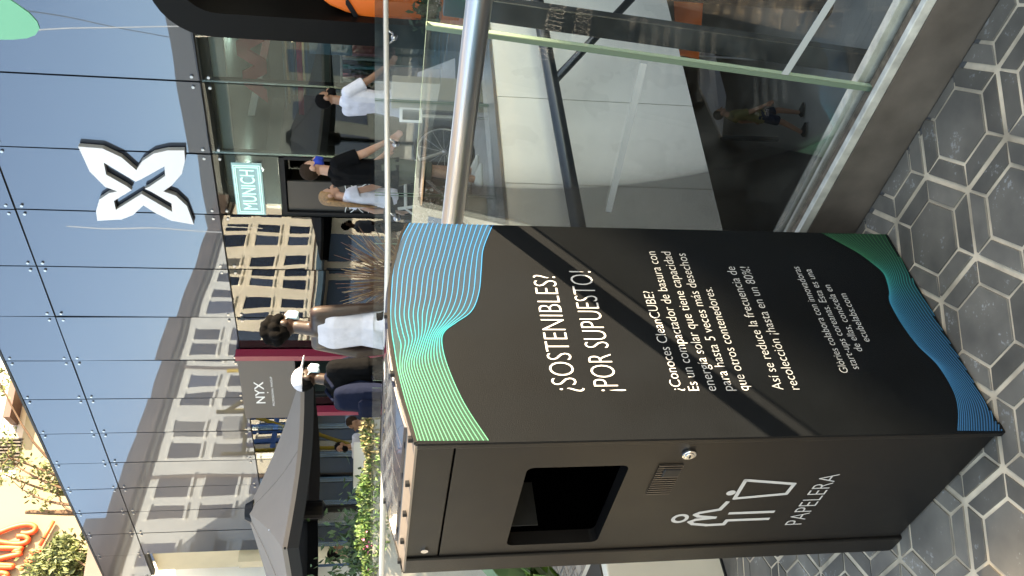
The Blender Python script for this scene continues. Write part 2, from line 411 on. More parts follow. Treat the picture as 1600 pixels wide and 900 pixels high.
def strip(s0, z0, s1, z1, w_, p):
    f = lambda s, z: N0 + ND*s + Z*z + NN*(OP+.0075) - NN*LEAN*(z-.13)
    obj('pane_line', MB().prism([f(s0, z0-w_), f(s1, z1-w_), f(s1, z1+w_), f(s0, z0+w_)], NN, .0008), m_pane_line, p)  # thin grey line laid on the pane face
strip(-.06, .612, .372, .634, .0075, p_a); strip(.392, .335, .66, .296, .0075, p_b)
obj('handrail', MB().tube([N0-ND*1.0+Z*1.012, N0+ND*3.2+Z*1.012], .0245, 28), m_steel, nb, smooth=True)
for s in (-.3, 1.25, 2.4):
    bm_ = MB().tube([N0+ND*s+Z*.99, N0+ND*s+Z*.95-NN*.04, N0+ND*s+Z*.94-NN*.15], .008, 10).disc(N0+ND*s+Z*.94-NN*.145, NN, .028, .01)
    obj('rail_bracket', bm_, m_steel, nb, smooth=True)
obj('base_plate', MB().bar(N0-ND*1.0+Z*.066-NN*.0, N0+ND*3.2+Z*.066-NN*.0, NN*.006, Z*.064), m_steeldk, nb)
ch = MB()
ch.bar(N0-ND*1.0+Z*.141-NN*.004, N0+ND*3.2+Z*.141-NN*.004, NN*.008, Z*.011)
ch.bar(N0-ND*1.0+Z*.148-NN*.062, N0+ND*3.2+Z*.148-NN*.062, NN*.011, Z*.018)
obj('base_channel', ch, m_alu, nb, bevel=.002)
obj('glazing_seal', MB().bar(N0-ND*1.0+Z*.137-NN*.030, N0+ND*3.2+Z*.137-NN*.030, NN*.016, Z*.004), mat('dirty_sealant', (.16, .12, .085), .9, noise=.5, nscale=60), nb)
obj('seam_seal', MB().bar(N0+ND*sS+Z*.14+NN*OP, N0+ND*sS+Z*.14+NN*OP+LV*.96, ND*.0055, NN*.007), mat('seam_silicone', (.13, .18, .12), .5), nb)
pb = N0+ND*(sS-.022)-NN*.085-Z*.5
obj('support_post', MB().bar(pb, pb+LV*1.56, ND*.027, NN*.012), m_navy, nb, bevel=.002)

# ---------------------------------------------------------------- far glass railing
fr = thing('glass_railing', 'far glass railing with thin steel rail in front of the walkers', 'railing', GC-GN*.15)
fline = [Vector((-3.6, 7.62, 0)), Vector((-1.9, 7.08, 0)), Vector((.42, 6.44, 0))-GN*.12, GC-GN*.15+GD*1.42, GC-GN*.15+GD*2.9, GC-GN*.15+GD*4.4]
obj('handrail', MB().tube([p+Z*1.012+(-GN*0) for p in fline], .022, 16), mat('satin_rail', (.66, .61, .53), .5, .35), fr, smooth=True)
segs = [(fline[0], fline[1]), (fline[1], fline[1].lerp(fline[2], .48)), (fline[1].lerp(fline[2], .50), fline[2]), (fline[2], GC-GN*.15+GD*.43), (GC-GN*.15+GD*.44, fline[3]), (fline[3], fline[4]), (fline[4], fline[5])]
for a, b_ in segs:
    dv = (b_-a).normalized(); nv = Vector((dv.y, -dv.x, 0)); a2 = a+dv*.008-nv*.08; b2 = b_-dv*.008-nv*.08
    P = [a2-nv*.006, b2-nv*.006, b2+nv*.006, a2+nv*.006]; P = [p+Z*.02 for p in P]; Q = [p+Z*1.09 for p in P]
    mb = MB().add(P+Q, [(0, 1, 5, 4), (2, 3, 7, 6)], 0).add(P+Q, [(1, 2, 6, 5), (3, 0, 4, 7), (4, 5, 6, 7), (0, 3, 2, 1)], 1)
    obj('glass_pane', mb, [m_glass, m_gedge], fr)
    m_ = a.lerp(b_, .5)
    obj('rail_bracket', MB().tube([m_+Z*1.0, m_+Z*.96-nv*.02, m_+Z*.94-nv*.075], .009, 8).disc(m_+Z*.94-nv*.07, nv, .028, .012), m_steel, fr, smooth=True)

# ---------------------------------------------------------------- the waste bin
W1, W2, HB = .5455, .4855, 1.124
def bp_(b, a, z): return A + E1*b + E2*a + Z*z
NS, NF = -E2, -E1
m_bin = mat('brown_black_powder_coat', (.0058, .0048, .0044), .42, noise=.20, nscale=9, bump=.10, bscale=900, spec=.22)
m_wrap = mat('black_vinyl_wrap', (.0019, .0027, .0036), .60, noise=.30, nscale=7, bump=.22, bscale=700, spec=.10)
m_void = mat('black_chute', (.0006, .0006, .0006), .9, spec=.0)
m_lip = mat('tan_top_edge', (.16, .125, .095), .45)
wb = thing('waste_bin', 'tall black solar waste bin with white lettering and coloured wave lines', 'waste bin', A)
arch = [(0, 1.124), (.058, 1.136), (.112, 1.148), (.184, 1.159), (.253, 1.1645), (.309, 1.165), (.376, 1.1615), (.448, 1.150), (.504, 1.137), (W1, 1.124)]
arch_c = [(p.x, p.y) for p in catmull([(b, z, 0) for b, z in arch], 3)]
# chute opening on the front: a, z bounds
OA0, OA1, OZ0, OZ1 = .094, .393, .726, .9185
body = MB()
fr_ = .012                                   # front sheet thickness
# sides other than front
body.box(bp_(W1/2, W2-.01, .56), E1*(W1/2-.004), E2*.01, Z*.556)
body.box(bp_(W1-.01, W2/2, .56), E1*.006, E2*(W2/2-.006), Z*.556)
body.box(bp_(W1/2, .011, .56), E1*(W1/2-.004), E2*.006, Z*.556)
body.box(bp_(W1/2, W2/2, .02), E1*(W1/2-.02), E2*(W2/2-.02), Z*.012)
obj('body', body, m_bin, wb, bevel=.002)
# front posts (the frame either side of the door)
obj('front_frame', MB().box(bp_(.012, .0085, .5625), E1*.012, E2*.0085, Z*.5605).box(bp_(.012, W2-.029, .5625), E1*.012, E2*.0285, Z*.5605), m_bin, wb, bevel=.003)
DA0, DA1 = .0195, W2-.0605
def door_with_hole(z0, z1):
    mb = MB(); d0 = .006
    outer = [(DA0, z0), (DA1, z0), (DA1, z1), (DA0, z1)]
    rr = .014; hole = []
    for (ca, cz, s) in ((OA1-rr, OZ1-rr, 0), (OA0+rr, OZ1-rr, 90), (OA0+rr, OZ0+rr, 180), (OA1-rr, OZ0+rr, 270)):
        for k in range(5): hole.append((ca+rr*math.cos(R(s+k*22.5)), cz+rr*math.sin(R(s+k*22.5))))
    bm = bmesh.new(); ed = []
    for loop in (outer, hole):
        vs = [bm.verts.new((a, z, 0)) for a, z in loop]; ed += [bm.edges.new((vs[i], vs[(i+1) % len(vs)])) for i in range(len(vs))]
    bmesh.ops.triangle_fill(bm, edges=ed, use_beauty=True); bm.verts.index_update()
    fs = [tuple(v.index for v in f.verts) for f in bm.faces]; co = [v.co.copy() for v in bm.verts]; bm.free()
    mb.add([bp_(d0, c.x, c.y) for c in co], fs)
    k = len(hole)
    mb.add([bp_(d0, a, z) for a, z in hole]+[bp_(d0+.03, a, z) for a, z in hole], [(i, (i+1) % k, k+(i+1) % k, k+i) for i in range(k)])
    mb.add([bp_(d0, a, z) for a, z in outer]+[bp_(d0+.02, a, z) for a, z in outer], [(i, (i+1) % 4, 4+(i+1) % 4, 4+i) for i in range(4)])
    return mb
door = obj('door', door_with_hole(.012, 1.0535), m_bin, wb)
obj('upper_panel', MB().box(bp_(.016, (DA0+DA1)/2, 1.0895), E1*.010, E2*((DA1-DA0)/2), Z*.0325), m_bin, wb, bevel=.0015)
obj('chute', MB().box(bp_(.34, .243, .82), E1*.003, E2*.19, Z*.16).box(bp_(.19, .06, .82), E1*.15, E2*.003, Z*.16).box(bp_(.19, .43, .82), E1*.15, E2*.003, Z*.16).box(bp_(.19, .243, .66), E1*.15, E2*.19, Z*.003).box(bp_(.19, .243, .98), E1*.15, E2*.19, Z*.003), m_void, wb)
lab = MB().box(bp_(.09, .375, .885), E1*.05, E2*.002, Z*.035)
obj('inner_plate', lab, mat('grey_inner_plate', (.008, .0078, .0075), .6, noise=.4, nscale=120), wb)
# handle, lock, screw
hd = MB().box(bp_(.010, .145, .646), E1*.003, E2*.054, Z*.026)
h_ = obj('handle', hd, m_black, door)
grid = MB()
for k in range(14):
    a0 = .094+k*.0078
    grid.prism([bp_(.0045, a0, .622), bp_(.0045, a0+.002, .622), bp_(.0045, a0+.002, .670), bp_(.0045, a0, .670)], NF, .0022)
obj('handle_grille', grid, mat('grille_metal', (.10, .09, .085), .35, .8), h_)
obj('handle_latch', MB().box(bp_(.004, .118, .640), E1*.004, E2*.014, Z*.017), m_black, h_, bevel=.003)
lk = MB().disc(bp_(.0055, .056, .6235), NF, .0135, .006, 24).disc(bp_(-.0008, .056, .6235), NF, .009, .002, 20)
lo = obj('lock', lk, m_chrome, door, bevel=.001)
obj('keyhole', MB().box(bp_(-.0032, .056, .6235), E1*.0006, E2*.0045, Z*.0012), m_black, lo)
obj('screw', MB().disc(bp_(.0058, .398, 1.085), NF, .0075, .003, 20), m_chrome, wb)
# pictogram and word on the front
m_print = mat('white_print', (.42, .415, .41), .55)
OF = .0055
def fpt(a, z): return bp_(OF, a, z)
def fstroke(mb, pts, wd):
    pts = [Vector((a, z, 0)) for a, z in pts]
    for i in range(len(pts)-1):
        u = (pts[i+1]-pts[i]).normalized(); n = Vector((-u.y, u.x, 0))*wd/2; e = u*wd*.35
        q = [pts[i]-e-n, pts[i+1]+e-n, pts[i+1]+e+n, pts[i]-e+n]
        lift = .0002 + .00007*(i % 3)
        mb.add([fpt(p.x, p.y)+NF*lift for p in q], [(0, 1, 2, 3)])
pic = MB(); SW = .0095
k = 28; rc = [(.304+.0185*math.cos(2*math.pi*i/k), .5685+.0185*math.sin(2*math.pi*i/k)) for i in range(k)]
ri = [(.304+.0105*math.cos(2*math.pi*i/k), .5685+.0105*math.sin(2*math.pi*i/k)) for i in range(k)]
pic.add([fpt(a, z)+NF*.0003 for a, z in rc]+[fpt(a, z)+NF*.0003 for a, z in ri], [(i, (i+1) % k, k+(i+1) % k, k+i) for i in range(k)])
fstroke(pic, [(.320, .369), (.320, .461), (.336, .463), (.337, .500), (.330, .533), (.320, .543), (.312, .532), (.306, .492), (.298, .530), (.290, .540), (.283, .532), (.272, .492), (.243, .486)], SW)
fstroke(pic, [(.290, .369), (.290, .464)], SW)
fstroke(pic, [(.159, .476), (.179, .366), (.217, .368), (.229, .475), (.159, .476)], SW*.9)
kd = [(.206+.0095*math.cos(2*math.pi*i/20), .4905+.0095*math.sin(2*math.pi*i/20)) for i in range(20)]
pic.add([fpt(a, z)+NF*.0004 for a, z in kd], [tuple(range(20))])
obj('pictogram', pic, m_print, door, fixn=False)
le = MB(); lettering(le, 'PAPELERA', fpt(.350, .281), -E2, Z, .204, .0385, -.012, NF*.0004)
obj('lettering', le, m_print, door, fixn=False)
# printed side panel, arched top edge
sp_poly = [(0.0, .010), (W1, .010)] + [(b, z) for b, z in arch_c[::-1]]
spm = MB().prism([bp_(b, -.0015, z) for b, z in sp_poly], E2, .006)
side = obj('side_panel', spm, m_wrap, wb)
spm2 = MB().prism([bp_(b, W2-.004, z) for b, z in sp_poly], E2, .005)
obj('side_panel', spm2, m_bin, wb)
def spt(b, z, lift=0.0004): return bp_(b, -.0015-lift, z)
def sidepx(x, y):
    p = onplane(x, y, bp_(0, -.0015, 0), NS); return ((p-A).dot(E1), p.z)
m_wave = colattr_mat('printed_wave_lines', .45); m_wfill = colattr_mat('printed_wave_tint', .5, .2)
def zoomA(p): return sidepx(580+p[0]/2.432, 330+p[1]/2.432)
def zoomB(p): return sidepx(1150+p[0]/2.5, 340+p[1]/2.5)
def lerp_multi(keys, t):
    for i in range(len(keys)-1):
        t0, c0_ = keys[i]; t1, c1_ = keys[i+1]
        if t <= t1: k = (t-t0)/(t1-t0); return tuple(a+(b-a)*k for a, b in zip(c0_, c1_))
    return keys[-1][1]
def ribbon_set(curves, cols, fills, wd, zmin, name, clipf):
    ln = MB(); cl = []; fm = MB(); fc = []
    for ci, cv in enumerate(curves):
        P = [Vector((b, z, 0)) for b, z in cv]
        lf = .0008 + ci*.00001
        for i in range(len(P)-1):
            a, b = P[i], P[i+1]
            if min(a.y, b.y) < zmin or not (clipf(a) and clipf(b)): continue
            u = (P[min(i+1, len(P)-1)]-P[max(i-1, 0)]).normalized(); u2 = (P[min(i+2, len(P)-1)]-P[i]).normalized()
            n1 = Vector((-u.y, u.x, 0))*wd/2; n2 = Vector((-u2.y, u2.x, 0))*wd/2
            ln.add([spt((a-n1).x, (a-n1).y, lf), spt((b-n2).x, (b-n2).y, lf), spt((b+n2).x, (b+n2).y, lf), spt((a+n1).x, (a+n1).y, lf)], [(0, 1, 2, 3)])
            cl += [tuple(c*.36 for c in lerp_multi(cols, q.x/W1)) for q in (a, b, b, a)]
    for c1, c2 in zip(curves[:-1], curves[1:]):
        for i in range(len(c1)-1):
            q = [c1[i], c1[i+1], c2[i+1], c2[i]]
            if min(z for _, z in q) < zmin or not all(clipf(Vector((b, z, 0))) for b, z in q): continue
            fm.add([spt(b, z, .0004) for b, z in q], [(0, 1, 2, 3)]); fc += [tuple(c*.36 for c in lerp_multi(fills, b/W1)) for b, z in q]
    for mb, cc, m_, nm in ((ln, cl, m_wave, name), (fm, fc, m_wfill, 'wave_tint')):
        o = obj(nm, mb, m_, side, fixn=False)
        at = o.data.color_attributes.new('Col', 'FLOAT_COLOR', 'POINT')
        for i, c in enumerate(cc): at.data[i].color = (*c, 1)
def arch_z(b):
    for (b0, z0), (b1, z1) in zip(arch_c[:-1], arch_c[1:]):
        if b0 <= b <= b1+1e-6: return z0+(z1-z0)*(b-b0)/max(b1-b0, 1e-6)
    return 1.124
NL_ = 18; top_curves = []
keysA = [  # rows along the ribbon, each (first line, ..., last line) in survey coordinates
    [(150, 41), (300, 41), (466, 45)],
    [(118, 100), (285, 95), (446, 88)],
    [(98, 160), (268, 160), (424, 150)],
    [(84, 230), (248, 235), (418, 220)],
    [(77, 320), (236, 325), (409, 310)],
    [(74, 400), (222, 385), (381, 380)],
    [(80, 470), (188, 440), (322, 424)],
    [(88, 520), (172, 478), (281, 455)],
    [(94, 560), (168, 520), (268, 490)],
    [(103, 610), (178, 580), (280, 560)],
    [(120, 680), (210, 670), (318, 660)],
    [(142, 760), (248, 762), (365, 752)],
    [(176, 873), (300, 873), (445, 872)]]
def quadl(a, b, c, t):    # through a (t=0), b (t=.5), c (t=1)
    return a*(1-t)*(1-2*t) + b*4*t*(1-t) + c*t*(2*t-1)
for i in range(NL_):
    t_ = i/(NL_-1); row = []
    for ki, (a, b, c) in enumerate(keysA):
        x = quadl(a[0], b[0], c[0], t_); y = quadl(a[1], b[1], c[1], t_)
        if ki in (6, 7, 8):      # the pinch: inner lines crowd together
            tt = t_**(.85, .72, .85)[ki-6]
            x = a[0]+(c[0]-a[0])*tt; y = quadl(a[1], b[1], c[1], tt)
        row.append(Vector((*zoomA((x, y)), 0)))
    top_curves.append([(p.x, p.y) for p in catmull(row, 6)])
top_curves = [[(min(max(b, .001), W1-.001), z) for b, z in c] for c in top_curves]
ribbon_set(top_curves, [(0, (.16, .62, .38)), (.3, (.12, .66, .48)), (.42, (.01, .66, .72)), (.6, (.035, .42, .85)), (1, (.02, .36, .90))],
           [(0, (.020, .095, .055)), (.3, (.022, .09, .062)), (.42, (.02, .085, .10)), (.6, (.026, .055, .088)), (1, (.012, .07, .14))], .0016, .02, 'wave_lines',
           lambda p: p.y < arch_z(min(max(p.x, 0), W1))-.002)
keysB = [
    [(335, 60), (470, 62), (640, 40)],
    [(400, 95), (510, 105), (655, 90)],
    [(480, 140), (560, 150), (670, 140)],
    [(540, 185), (592, 195), (690, 190)],
    [(580, 220), (606, 228), (712, 225)],
    [(596, 258), (613, 258), (722, 262)],
    [(600, 290), (628, 290), (745, 300)],
    [(598, 320), (655, 340), (780, 350)],
    [(612, 355), (690, 395), (820, 405)],
    [(650, 420), (750, 470), (880, 480)],
    [(710, 500), (815, 550), (950, 560)],
    [(790, 580), (880, 625), (1010, 640)],
    [(850, 680), (940, 710), (1060, 720)],
    [(868, 755), (960, 770), (1090, 780)],
    [(866, 833), (965, 834), (1085, 834)]]
bot_curves = []
for i in range(NL_+4):
    t_ = i/(NL_+3); row = []
    for a, b, c in keysB:
        row.append(Vector((*zoomB((quadl(a[0], b[0], c[0], t_), quadl(a[1], b[1], c[1], t_))), 0)))
    bot_curves.append([(min(max(p.x, .001), W1-.001), p.y) for p in catmull(row, 6)])
ribbon_set(bot_curves, [(0, (.07, .40, .80)), (.35, (.06, .38, .72)), (.62, (.04, .42, .66)), (.74, (.02, .52, .48)), (.85, (.05, .34, .18)), (1, (.07, .30, .14))],
           [(0, (.008, .05, .12)), (.5, (.010, .055, .12)), (.7, (.012, .08, .09)), (1, (.014, .07, .035))], .0015, .012, 'wave_lines', lambda p: True)
# the lettering of the side
def sline(mb, s, b0, b1, z, cap, wt=0.0): lettering(mb, s, spt(b0, z, .0012), E1, Z, b1-b0, cap, wt)
hd_ = MB(); sline(hd_, '¿SOSTENIBLES?', .104, .397, .826, .0455, -.016); sline(hd_, '¡POR SUPUESTO!', .104, .410, .748, .0455, -.016)
obj('heading_lettering', hd_, m_print, side, fixn=False)
pg = MB()
for s, b0, b1, z in (('¿Conoces CleanCUBE?', .103, .355, .627), ('Es un compactador de basura con', .103, .472, .594), ('energía solar que tiene capacidad', .102, .472, .560),
                     ('para hasta 5 veces más desechos', .102, .468, .527), ('que otros contenedores.', .102, .368, .495),
                     ('Así se reduce la frecuencia de', .103, .430, .425), ('recolección ¡hasta en un 80%!', .103, .430, .392)):
    sline(pg, s, b0, b1, z, .0205, -.010)
obj('paragraph_lettering', pg, m_print, side, fixn=False)
sm = MB()
for s, b0, b1, z in (('Glòries colabora con innovadoras', .142, .433, .274), ('start-ups coreanas. Esta es una', .151, .426, .248), ('de ellas, conócela en', .196, .379, .221), ('ecubelabs.com', .221, .354, .194)):
    sline(sm, s, b0, b1, z, .0168, -.010)
obj('small_lettering', sm, m_print, side, fixn=False)
# top: tan sheet, solar panel under a clear arched cover, bolts
def arched(name, b0, b1, a0, a1, dz, th, m, par, bevel=0):
    mb = MB(); bs = [b0+(b1-b0)*i/24 for i in range(25)]
    pt = [(b, arch_z(b)+dz) for b in bs]
    n_ = len(pt); P = [bp_(b, a0, z) for b, z in pt]+[bp_(b, a1, z) for b, z in pt]+[bp_(b, a0, z-th) for b, z in pt]+[bp_(b, a1, z-th) for b, z in pt]
    fs = []
    for i in range(n_-1): fs += [(i, i+1, n_+i+1, n_+i), (2*n_+i, 3*n_+i, 3*n_+i+1, 2*n_+i+1), (i, 2*n_+i, 2*n_+i+1, i+1), (n_+i, n_+i+1, 3*n_+i+1, 3*n_+i)]
    fs += [(0, n_, 3*n_, 2*n_), (n_-1, 3*n_-1, 4*n_-1, 2*n_-1)]
    return smooth_angle(obj(name, mb.add(P, fs), m, par))
arched('top_cover', .0005, W1-.0005, .005, W2-.0045, .0005, .004, m_lip, wb)
m_solar = mat('solar_cells', (.012, .016, .03), .06, noise=.2, nscale=3, coat=1)
sol = arched('solar_panel', .055, W1-.04, .030, W2-.035, .006, .005, m_solar, wb)
arched('panel_rim', .003, W1-.003, -.0025, .006, .0025, .006, m_bin, wb)
arched('panel_rim', .003, W1-.003, W2-.007, W2+.0015, .0025, .006, m_bin, wb)
for b in (.02, .16, .30, .44, .53):
    for a in (.0145, W2-.016):
        obj('bolt', MB().disc(bp_(b, a, arch_z(b)), Z, .0062, .008, 12), m_black, wb, bevel=.001)
for a in (.15, .26, .37):
    obj('bolt', MB().disc(bp_(.014, a, arch_z(.014)), Z, .0062, .008, 12), m_black, wb, bevel=.001)
gl_ = MB()
for i in range(1, 6):
    a = .03+(W2-.065)*i/6
    for k in range(12):
        b0 = .06+(W1-.105)*k/12; b1 = .06+(W1-.105)*(k+1)/12
        gl_.quad(bp_(b0, a-.001, arch_z(b0)+.0064), bp_(b1, a-.001, arch_z(b1)+.0064), bp_(b1, a+.001, arch_z(b1)+.0064), bp_(b0, a+.001, arch_z(b0)+.0064))
obj('cell_line', gl_, m_steel, sol, fixn=False)

# ---------------------------------------------------------------- the shopping centre facade
MS = [-1.68, -.56, .55, 1.68, 2.77, 3.89, 5.01, 6.12, 7.20, 8.26, 9.27, 10.22, 11.16, 12.10, 13.08]
Z1, Z2, Z3 = 3.20, 5.91, 6.93
m_span = mirrormat('blue_mirror_glass', (.006, .010, .02), (.62, .77, 1.0), .105, .0075, .55)
m_shop = glassmat('shop_window_glass', (.60, .66, .66), .05, 1.0, .0, (.92, .97, 1), .006, .6)
m_joint = mat('black_joint', (.008, .008, .009), .6)
m_darkin = mat('dark_shop_wall', (.10, .15, .155), .7, noise=.2, nscale=1.5)
m_infloor = mat('shop_floor', (.16, .155, .15), .25)
m_bronze = mat('bronze_black_frame', (.0035, .0031, .0029), .45, .0, noise=.15, nscale=5, spec=.12)
m_bronzel = mat('bronze_lit_side', (.055, .040, .032), .40, .2, noise=.2, nscale=6)  # lighter copy of the frame bronze; light on its side put into colour
sc_ = thing('shopping_centre', 'mirror glass shopping centre facade in blue panes with black joints', 'building', FP0)
def fbox(mb, s0, s1, z0, z1, o0, o1, mi=0):
    return mb.box(fac((s0+s1)/2, (z0+z1)/2, (o0+o1)/2), FD*((s1-s0)/2), FN*((o1-o0)/2), Z*((z1-z0)/2), mi)
def tilt(mb, amt):      # each pane sits a hair out of true
    return mb
def ptilt(): return random.uniform(-.008, .008), random.uniform(-.006, .006)
PANES = []; m_bolt = mat('bolt_steel', (.42, .42, .42), .3, .9)
def fpane(name, s0, s1, z0, z1, m, th=.02, o=0.0):
    ts, tz = ptilt(); c = (s0+s1)/2; cz = (z0+z1)/2
    P = [fac(s, z, o+oo+(s-c)*ts+(z-cz)*tz) for oo in (-th, 0) for s, z in ((s0, z0), (s1, z0), (s1, z1), (s0, z1))]
    r_ = obj(name, MB().add(P, [(0, 1, 2, 3), (4, 5, 6, 7), (0, 1, 5, 4), (1, 2, 6, 5), (2, 3, 7, 6), (3, 0, 4, 7)]), m, sc_)
    if 'door' not in name: PANES.append((r_, s0, s1, z0, z1))
    return r_
g = .011
for s0, s1 in zip(MS[:-1], MS[1:]):
    fpane('spandrel_pane', s0+g, s1-g, Z1+g, Z2-g, m_span)
    fpane('spandrel_pane', s0+g, s1-g, Z2+g, Z3, m_span)
fpane('spandrel_pane', -5.2, MS[0]-g, Z1+g, Z3, m_span); fpane('spandrel_pane', -7.0, -5.2-g, Z1+g, 5.6, m_span); fpane('spandrel_pane', MS[-1]+g, 14.2, Z2+g, Z3, m_span)  # unseen right end: heights set to shade the parasol and sun the hedge
bk = MB()
fbox(bk, -7, -5.2, Z1-.14, 5.58, -.16, -.035); fbox(bk, -5.19, 13.06, Z1-.14, Z3-.02, -.16, -.035); fbox(bk, 13.06, 14.2, Z2-.05, Z3-.02, -.16, -.035)
for s in MS[1:]: fbox(bk, s-.03, s+.03, 0, Z1, -.10, -.035)
obj('backing', bk, m_joint, sc_)
obj('roof_edge', fbox(MB(), -1.7, 14.2, Z3-.005, Z3+.035, -.30, .012), m_joint, sc_)
# lower shop glazing: doorway recess, portal and kiosk front leave gaps
for i, (s0, s1) in enumerate(zip(MS[:-1], MS[1:])):
    if s0 < -.6: continue
    if abs(s0-1.68) < .01: fpane('shop_window', s0+g, s1-g, 2.34, Z1-g, m_shop); continue
    if abs(s0-6.12) < .01: continue
    fpane('shop_window', s0+g, s1-g, .02, Z1-g, m_shop)
def pane_bolt(pane_o, s, z): obj('bolt', MB().disc(fac(s, z, 0), FN, .020, .018, 12), m_bolt, pane_o)
for o, s0, s1, z0, z1 in PANES:
    if s1-s0 > 1.5: continue
    for s in (s0+.065, s1-.065):
        if z0 > 3: pane_bolt(o, s, z0+.09)
        pane_bolt(o, s, z1-.09)
# interior
inn = MB(); fbox(inn, -7, 13.1, 0, 3.2, -6.1, -6.0); fbox(inn, 12.98, 13.06, 0, Z3-.05, -6, -.04); fbox(inn, -7.1, -7.0, 0, 3.2, -6, -.3)
fbox(inn, 4.9, 5.0, 0, 3.05, -6, -.12); fbox(inn, 7.7, 7.8, 0, 3.05, -6, -.12)
obj('inner_wall', inn, m_darkin, sc_)
obj('ceiling', fbox(MB(), -7, 13.0, 3.06, 3.16, -6, -.17), m_darkin, sc_)
obj('roof', fbox(MB(), -7, 13.06, 5.3, 5.5, -6.1, -.17), m_conc, sc_)
obj('shop_floor', fbox(MB(), -7, 13.0, -.2, .012, -6, -.03), m_infloor, sc_)
obj('stone_wall', fbox(fbox(MB(), 13.08, 14.4, 0, Z2-.06, -4, -.25), 13.4, 13.7, 0, 3.9, -.25, .12), m_cream, sc_)
# added unseen wings: tall one shades bin and floor, low one passes sun
m_cladg = mat('grey_centre_cladding', (.42, .41, .39), .6, noise=.05, nscale=1)
obj('tall_shading_wing', fbox(MB(), -34, -11.5, 0, 8.05, -9, -.02), m_cladg, sc_)
obj('low_added_wing', fbox(MB(), -11.45, -7.05, 0, 5.6, -9, -.03), m_cladg, sc_)
# pale soffit beams seen inside the glass
m_soff = mat('pale_soffit', (.80, .80, .77), .6)
sb = MB()
sb.bar(fac(-.5, 2.25, -.5), fac(1.35, 2.70, -.5), FN*.05, Z*.045)
sb.bar(fac(-.6, 2.97, -.12), fac(2.3, 3.02, -.12), FN*.03, Z*.09)
obj('soffit_beam', sb, m_soff, sc_)
obj('red_rail', MB().bar(fac(-.6, 2.05, -.9), fac(1.6, 2.06, -.9), FN*.03, Z*.035), mat('red_rail_paint', (.75, .03, .05), .4), sc_)
cab = MB()
cols_ = [(.10, .22, .30), (.45, .36, .20), (.06, .14, .22)]
m_cab = [mat('blue_cable', c, .5) for c in cols_]
for k in range(9):
    z = 2.30-.03*k
    cab.bar(fac(-.5, z, -1.2-.1*k), fac(2.9, z-.02*(k % 3), -1.2-.1*k), FN*.01, Z*(.006+.010*(k % 2)), k % 3)
obj('ceiling_strip', cab, m_cab, sc_)
# doorway recess with outline emblem
dr = MB(); fbox(dr, 1.72, 2.74, 2.26, 2.33, -1.5, -.02); fbox(dr, 1.70, 1.75, .01, 2.26, -1.5, -.02); fbox(dr, 2.71, 2.76, .01, 2.26, -1.5, -.02)
obj('door_frame', dr, m_black, sc_)
drw = fpane('door', 2.16, 2.70, .03, 2.24, mat('dark_door', (.030, .029, .028), .3), .03, -.06)
fpane('door', 1.77, 2.14, .03, 2.24, glassmat('door_glass', (.35, .35, .35), .08, 1.0), .015, -.30)
for s_, o_, e_ in ((.6, -1.6, 16), (3.6, -2.0, 16), (9.5, -2.4, 16), (-2.4, .1, 10)):       # added point lights that brighten the shop interiors
    ld = bpy.data.lights.new('shop_fill_lamp', 'POINT'); ld.energy = e_; ld.shadow_soft_size = .035; ld.color = (.90, .97, 1)
    lo_ = bpy.data.objects.new('shop_fill_lamp', ld); COL.objects.link(lo_); lo_.location = fac(s_, 2.85, o_)
# goods on shelves in the shop: wardrobe of blues and greys
shelf = thing('shop_shelf', 'shop shelving with blue and white goods inside the glass behind the cyclist', 'shelf', fac(1.2, 0, -2.4))
m_sh = [mat('shelf_metal', (.10, .10, .10), .5), mat('blue_goods', (.06, .20, .34), .6), mat('white_goods', (.5, .52, .54), .6), mat('dark_goods', (.02, .022, .03), .6)]
shm = MB()
for z in (.35, .8, 1.25, 1.7): fbox(shm, -.2, 2.6, z-.015, z+.015, -2.6, -2.1)
for s in (-.2, .7, 1.6, 2.6): fbox(shm, s-.02, s+.02, .01, 1.9, -2.6, -2.56)
obj('rack', shm, m_sh[0], shelf)
for z in (.365, .815, 1.265):
    gm = MB(); s = -.1
    while s < 2.5:
        wd = random.uniform(.08, .22); h = random.uniform(.12, .34)
        fbox(gm, s, s+wd, z, z+h, -2.5, -2.15, random.choice([0, 0, 1, 2])); s += wd+random.uniform(.01, .12)
    obj('goods', gm, m_sh[1:], shelf)
def display(name, label, cat, parts, o=-.55):
    t_ = thing(name, label, cat, fac(parts[0][1], 0, o))
    for nm_, s0, s1, z0, z1, m_, o0, o1 in parts: obj(nm_, fbox(MB(), s0, s1, z0, z1, o0, o1), m_, t_, bevel=.004)
def dm(n, c): return bpy.data.materials.get(n) or mat(n, c, .6, noise=.15, nscale=8)
lav, tea, pnk, pal, drk = dm('lavender_panel', (.42, .42, .62)), dm('teal_panel', (.10, .40, .46)), dm('pink_panel', (.75, .25, .32)), dm('pale_panel', (.75, .75, .72)), dm('charcoal_panel', (.03, .035, .04))
display('display_rack', 'lavender ribbed panel in a pale frame behind the glass beside the dark door', 'display',
        [('frame', 2.98, 3.82, 1.05, 2.28, pal, -.62, -.58)]+[('rib', 3.04+.072*k, 3.085+.072*k, 1.12, 2.2, lav, -.575, -.55) for k in range(10)])
display('display_stand', 'tall charcoal display stand with red goods behind the dried grass', 'display', [('back', 3.95, 4.35, .02, 1.75, drk, -.9, -.86), ('shelf', 3.95, 4.35, .6, .64, pal, -.86, -.6), ('shelf', 3.95, 4.35, 1.1, 1.14, pal, -.86, -.6), ('goods', 4.0, 4.3, 1.145, 1.4, pnk, -.82, -.66)])
display('display_plinth', 'white display plinth with a teal box inside the glass behind the white t-shirt', 'display', [('plinth', .05, .45, .02, .95, pal, -1.3, -.9), ('box', .1, .4, .955, 1.3, tea, -1.25, -.95)], -1.1)
